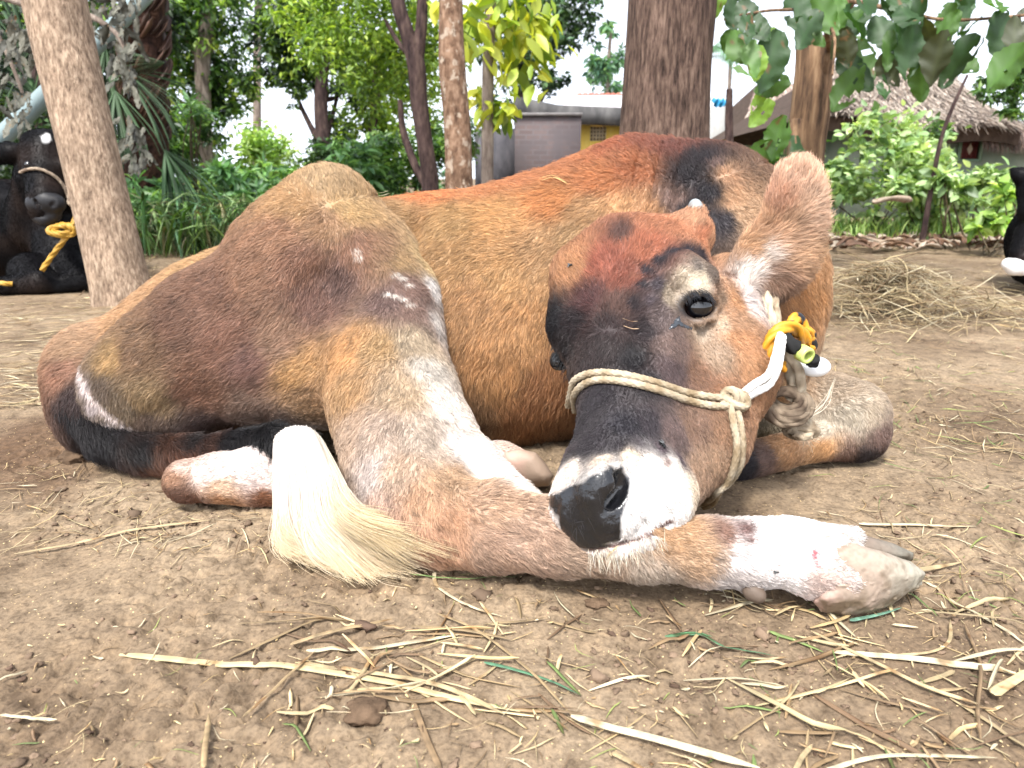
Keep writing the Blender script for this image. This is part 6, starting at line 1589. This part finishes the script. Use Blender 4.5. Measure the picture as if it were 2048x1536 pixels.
yp = np_mesh('wall_pillar', *box_w(X(1434, 14.8), X(1452, 14.8), 14.75, 14.95, 0, Z(270, 14.8)), yel, None, smooth=False, base=np.array([X(1443, 14.8), 14.8, 0])); tag(yp, 'narrow yellow painted pillar in front of the pale grey wall', 'pillar')
# ================================================================== BLACK COWS
blk = np.array([.0032, .0029, .0038])
black_hair = hair_mat('black_hair', .5, .02, gloss=.006)
def simple_coat(name, V, F, N, colf, parent, dens, Lm, lie, rad=.0006):
    tri = np.concatenate([F[:, [0, 1, 2]], F[:, [0, 2, 3]]]); a, b, c = V[tri[:, 0]], V[tri[:, 1]], V[tri[:, 2]]
    ar = np.linalg.norm(np.cross(b - a, c - a), axis=1) / 2; n = int(ar.sum() * 1e4 * dens); i = rng.choice(len(tri), n, p=ar / ar.sum())
    r1 = np.sqrt(rng.random(n))[:, None]; r2 = rng.random(n)[:, None]; root = (1 - r1) * a[i] + r1 * (1 - r2) * b[i] + r1 * r2 * c[i]; nr = N[tri[i, 0]]
    t_ = np.tile(np.array(lie, float), (n, 1)) + vnoise(root, 20, 5) * .5; t_ -= nr * (t_ * nr).sum(1, keepdims=True); t_ = nrmz(t_)
    L = Lm * (.7 + .6 * rng.random((n, 1))); pts = np.stack([root, root + L * .5 * (t_ + nr * .35), root + L * (t_ + nr * .2) + rng.standard_normal((n, 3)) * .001], 1)
    cc = colf(root) * (1 + .3 * rng.standard_normal((n, 1))).clip(.4, 2)
    hair_obj(name, pts, np.full(n, rad), cc, black_hair, parent, (1, .8, .2))

bc = thing('cow', 'black cow with a small white forehead spot, lying behind the leaning trunk', 'cow', np.array([P(60, 560, 3.7)[0], 3.7, 0]), 'black cattle resting in the yard')
S = Sculpt(); K1 = .05
S.chain([(150, 480, 4.25, 100), (80, 470, 4.15, 100), (0, 470, 4.1, 105), (-140, 470, 4.15, 110), (-300, 480, 4.3, 105)], K1)       # barrel
S.chain([(100, 440, 3.95, 80), (100, 360, 3.80, 58), (96, 320, 3.66, 46)], K1)       # chest and neck
S.chain([(130, 480, 3.85, 62), (120, 540, 3.75, 45)], .04)
S.chain([(94, 306, 3.66, 46), (94, 345, 3.60, 42), (93, 390, 3.53, 33), (92, 416, 3.50, 31)], .03)
S.ball((92, 398, 3.49, 29), .02); S.chain([(76, 428, 3.49, 16), (106, 428, 3.49, 16)], .02)
S.chain([(60, 280, 3.66, 15), (126, 280, 3.66, 15)], .03)
S.chain([(50, 300, 3.66, 12), (20, 305, 3.68, 20), (-8, 312, 3.72, 18)], .02)
S.chain([(62, 332, 3.57, 12), (128, 332, 3.57, 12)], .03)
S.chain([(60, 545, 3.62, 40), (82, 565, 3.52, 28)], .03); S.chain([(82, 568, 3.52, 28), (20, 575, 3.5, 22), (-60, 578, 3.5, 22)], .02)
S.chain([(140, 530, 3.7, 40), (170, 560, 3.6, 26), (120, 575, 3.55, 22)], .03)
S.ball((78, 405, 3.435, 6.5), .01, sub=True); S.ball((104, 405, 3.435, 6.5), .01, sub=True)
V, F = S.build(.011); V = smooth_mesh(V, F, 2); N, _ = vnormals(V, F)
if (N * (V - V.mean(0))).sum() < 0: F = F[:, ::-1].copy(); N = -N
V[:, 2] = np.maximum(V[:, 2], .0)
def bcol(Q):
    u, v = pix(Q); w = np.clip(1.25 - np.hypot((u - 92) / 9, (v - 276) / 9), 0, 1) * (Q[:, 1] < 3.8); w = np.clip(w * 3 + noise3(Q, 60, 3) * .3, 0, 1) * (w > 0)
    br_ = np.clip(fbm(Q, 5, 2, 4) - .1, 0, 1)[:, None]; c_ = blk * (1 - br_) + np.array([.035, .022, .016]) * br_
    return c_ * (1 - w[:, None]) + np.array([.5, .5, .5]) * w[:, None]
bm_ = attr_mat('black_hide', rough=.5, spec=.12, bump=(160, .3, .002))
np_mesh('body', V, F, bm_, bc, bcol(V)); BV['bc'] = bvh_of(V, F)
simple_coat('coat', V, F, N, bcol, bc, 5, .009, (0, -.3, -1), .0005)
ym_ = surf(90, 405, 0, 'bc')[1]; h = Sculpt()
h.ball((92, 408, ym_ + .048, 30), .01, sc=(1.12, .8, .78)); h.chain([(76, 434, ym_ + .045, 12), (92, 438, ym_ + .04, 13), (108, 433, ym_ + .045, 12)], .03)
h.chain([(70, 406, ym_ + .035, 14), (92, 400, ym_ + .03, 14), (114, 406, ym_ + .035, 14)], .03)
for x_ in (76, 105): h.chain([(x_ - (5 if x_ < 90 else -5), 402, ym_ - .005, 4), (x_, 411, ym_ - .005, 5.5)], .008, sub=True)
h.chain([(70, 429, ym_ + .01, 3), (92, 433, ym_ - .005, 3.5), (112, 428, ym_ + .01, 3)], .008, sub=True)
sculpt_obj('muzzle', h, .0045, plain('wet_black', (.012, .012, .014), .5, .3, (120, .4, .002)), bc, 3)
V_, F_ = uv_ball(surf(54, 328, -.008, 'bc'), .016, 20, 14); np_mesh('eye', V_, F_, plain('eye_black', (.004, .004, .005), .08, .8), bc)
V_, F_ = uv_ball(surf(134, 328, -.008, 'bc'), .016, 20, 14); np_mesh('eye', V_, F_, plain('eye_black2', (.004, .004, .005), .08, .8), bc)
bh = thing('halter', 'thin grey rope halter on the white-spotted black cow\'s nose', 'halter', P(100, 360, 3.5)); jl = []
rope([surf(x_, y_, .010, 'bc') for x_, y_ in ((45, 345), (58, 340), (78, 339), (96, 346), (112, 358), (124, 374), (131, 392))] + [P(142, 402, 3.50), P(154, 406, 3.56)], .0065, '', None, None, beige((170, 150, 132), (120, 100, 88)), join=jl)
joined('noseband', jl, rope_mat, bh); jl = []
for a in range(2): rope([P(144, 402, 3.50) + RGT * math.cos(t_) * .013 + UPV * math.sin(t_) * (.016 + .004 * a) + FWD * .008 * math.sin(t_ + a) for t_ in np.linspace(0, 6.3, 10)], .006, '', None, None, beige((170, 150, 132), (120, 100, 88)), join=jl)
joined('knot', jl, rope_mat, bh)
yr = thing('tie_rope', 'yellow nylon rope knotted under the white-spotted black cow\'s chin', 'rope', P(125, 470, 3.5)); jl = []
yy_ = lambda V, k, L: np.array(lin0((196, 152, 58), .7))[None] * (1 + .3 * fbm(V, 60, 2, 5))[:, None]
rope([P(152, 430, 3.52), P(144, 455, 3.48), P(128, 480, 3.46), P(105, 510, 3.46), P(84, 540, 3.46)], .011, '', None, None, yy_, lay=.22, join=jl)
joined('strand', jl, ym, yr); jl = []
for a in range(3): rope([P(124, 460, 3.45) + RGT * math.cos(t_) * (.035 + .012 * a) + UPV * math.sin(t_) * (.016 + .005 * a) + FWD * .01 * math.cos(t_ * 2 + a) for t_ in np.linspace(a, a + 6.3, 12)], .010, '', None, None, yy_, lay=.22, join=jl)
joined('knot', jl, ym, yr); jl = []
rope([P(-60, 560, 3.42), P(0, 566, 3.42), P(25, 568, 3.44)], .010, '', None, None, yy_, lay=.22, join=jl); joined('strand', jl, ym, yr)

b2 = thing('cow', 'black cow cut off by the right edge, only its ear and chest in view', 'cow', np.array([P(2090, 540, 3.6)[0], 3.6, 0]), 'black cattle resting in the yard')
S = Sculpt()
S.chain([(2115, 480, 3.7, 90), (2200, 470, 3.9, 105), (2350, 480, 4.0, 105), (2500, 490, 4.1, 100)], .05)
S.chain([(2120, 440, 3.65, 55), (2110, 380, 3.6, 45), (2085, 372, 3.55, 40), (2072, 420, 3.5, 32)], .04)
S.chain([(2060, 360, 3.58, 14), (2040, 350, 3.58, 14), (2024, 338, 3.6, 6)], .02)
S.chain([(2075, 530, 3.5, 45), (2050, 540, 3.42, 25)], .03); S.chain([(2040, 505, 3.48, 20), (2060, 470, 3.5, 30)], .03)
V, F = S.build(.012); V = smooth_mesh(V, F, 2); N, _ = vnormals(V, F)
if (N * (V - V.mean(0))).sum() < 0: F = F[:, ::-1].copy(); N = -N
V[:, 2] = np.maximum(V[:, 2], 0)
def b2c(Q):
    br_ = np.clip(fbm(Q, 6, 2, 8), 0, 1)[:, None]; return blk * (1 - br_) + np.array([.05, .028, .02]) * br_
np_mesh('body', V, F, bm_, b2, b2c(V)); simple_coat('coat', V, F, N, b2c, b2, 5, .009, (-.3, -.3, -1), .0005)
h = Sculpt(); h.chain([(2016, 528, 3.38, 12), (2028, 534, 3.38, 15), (2050, 538, 3.4, 15)], .02); sculpt_obj('foot', h, .006, plain('white_foot', (.7, .68, .66), .8, .2, (90, .3, .003)), b2, 2)

# ================================================================== small things on the brown cow
def fly(px, py, shell, ang, size, label):
    s_ = surf(px, py, .001, shell); nl = bvh_of_n(shell, s_); d = RGT * math.cos(R(ang)) - UPV * math.sin(R(ang)); d -= nl * (d @ nl); d /= np.linalg.norm(d); w_ = np.cross(nl, d)
    t_ = thing('fly', label, 'fly', s_)
    def el(c, ax, ay, az):
        V, F = uv_ball(np.zeros(3), 1, 16, 10); return np.outer(V[:, 0] * ax, d) + np.outer(V[:, 1] * ay, w_) + np.outer(V[:, 2] * az, nl) + s_ + c, F
    parts_ = [el(d * size * .35 + nl * size * .3, size * .17, size * .16, size * .15), el(d * size * .1 + nl * size * .32, size * .22, size * .17, size * .17), el(-d * size * .28 + nl * size * .26, size * .32, size * .18, size * .15)]
    V, F = join_b(parts_); np_mesh('body', V, F, plain('fly_body', (.012, .013, .014), .6, .2), t_)
    ws = []
    for sg in (-1, 1):
        b0 = s_ + d * size * .1 + nl * size * .45; e0 = b0 - d * size * .75 + w_ * sg * size * .38 - nl * size * .1
        V = np.array([b0, b0 - d * size * .4 + w_ * sg * size * .05, e0, b0 - d * size * .25 + w_ * sg * size * .35]); ws.append((np.concatenate([V, V + nl * .0001]), np.array([[0, 1, 2, 3], [4, 7, 6, 5]])))
    V, F = join_b(ws); np_mesh('wings', V, F, plain('fly_wing', (.10, .105, .105), .6, .2), t_, smooth=False)
    lg = []
    for k in range(6):
        sg = 1 if k % 2 else -1; b0 = s_ + d * size * (.25 - .2 * (k // 2)) + nl * size * .22; e0 = b0 + w_ * sg * size * .5 + d * size * (.2 - .25 * (k // 2)) - nl * size * .2
        q = blade(np.array([b0, (b0 + e0) / 2 + nl * size * .18, e0]), size * .06, .9, (.02, .02, .02), n=4); lg.append(q)
    joined('legs', lg, straw_mat, t_)
fly(1321, 892, 'head', 80, .011, 'small housefly sitting on the brown cow\'s dark nose bridge')
fly(1143, 532, 'head', 10, .009, 'small fly sitting on the brown cow\'s reddish poll')
fly(1552, 1142, 'hind', 5, .006, 'tiny ant-sized fly on the white lower leg of the brown cow')
for (shell, pts_, c_, lab) in (('torso', [(1085, 372), (1110, 366), (1138, 378)], (226, 196, 130), 'broken bit of dry grass lying on the brown cow\'s back'), ('head', [(1245, 655), (1260, 660), (1274, 660)], (190, 160, 130), 'pale chaff bit stuck between the brown cow\'s eyes'), ('head', [(1214, 1108), (1226, 1100), (1234, 1088)], (228, 206, 160), 'tiny bent straw hanging from the brown cow\'s lip'), ('torso', [(740, 400), (755, 382), (775, 388)], (200, 190, 150), 'thin curled stem lying on the brown cow\'s loin')):
    q = np.array([surf(x, y, .012 if shell == 'torso' else .006, shell) for x, y in pts_]); V, F, C = blade(q, .0026, .4, lin0(c_, .8), n=10); V2, F2, C2 = blade(q + rng.standard_normal(3) * .004 + [0, 0, .003], .0015, .4, lin0(c_, .7), n=10)
    V, F = join_b([(V, F), (V2, F2)]); o = np_mesh('grass_bit', V, F, straw_mat, None, np.concatenate([C, C2]), base=q.mean(0)); tag(o, lab, 'dry grass')
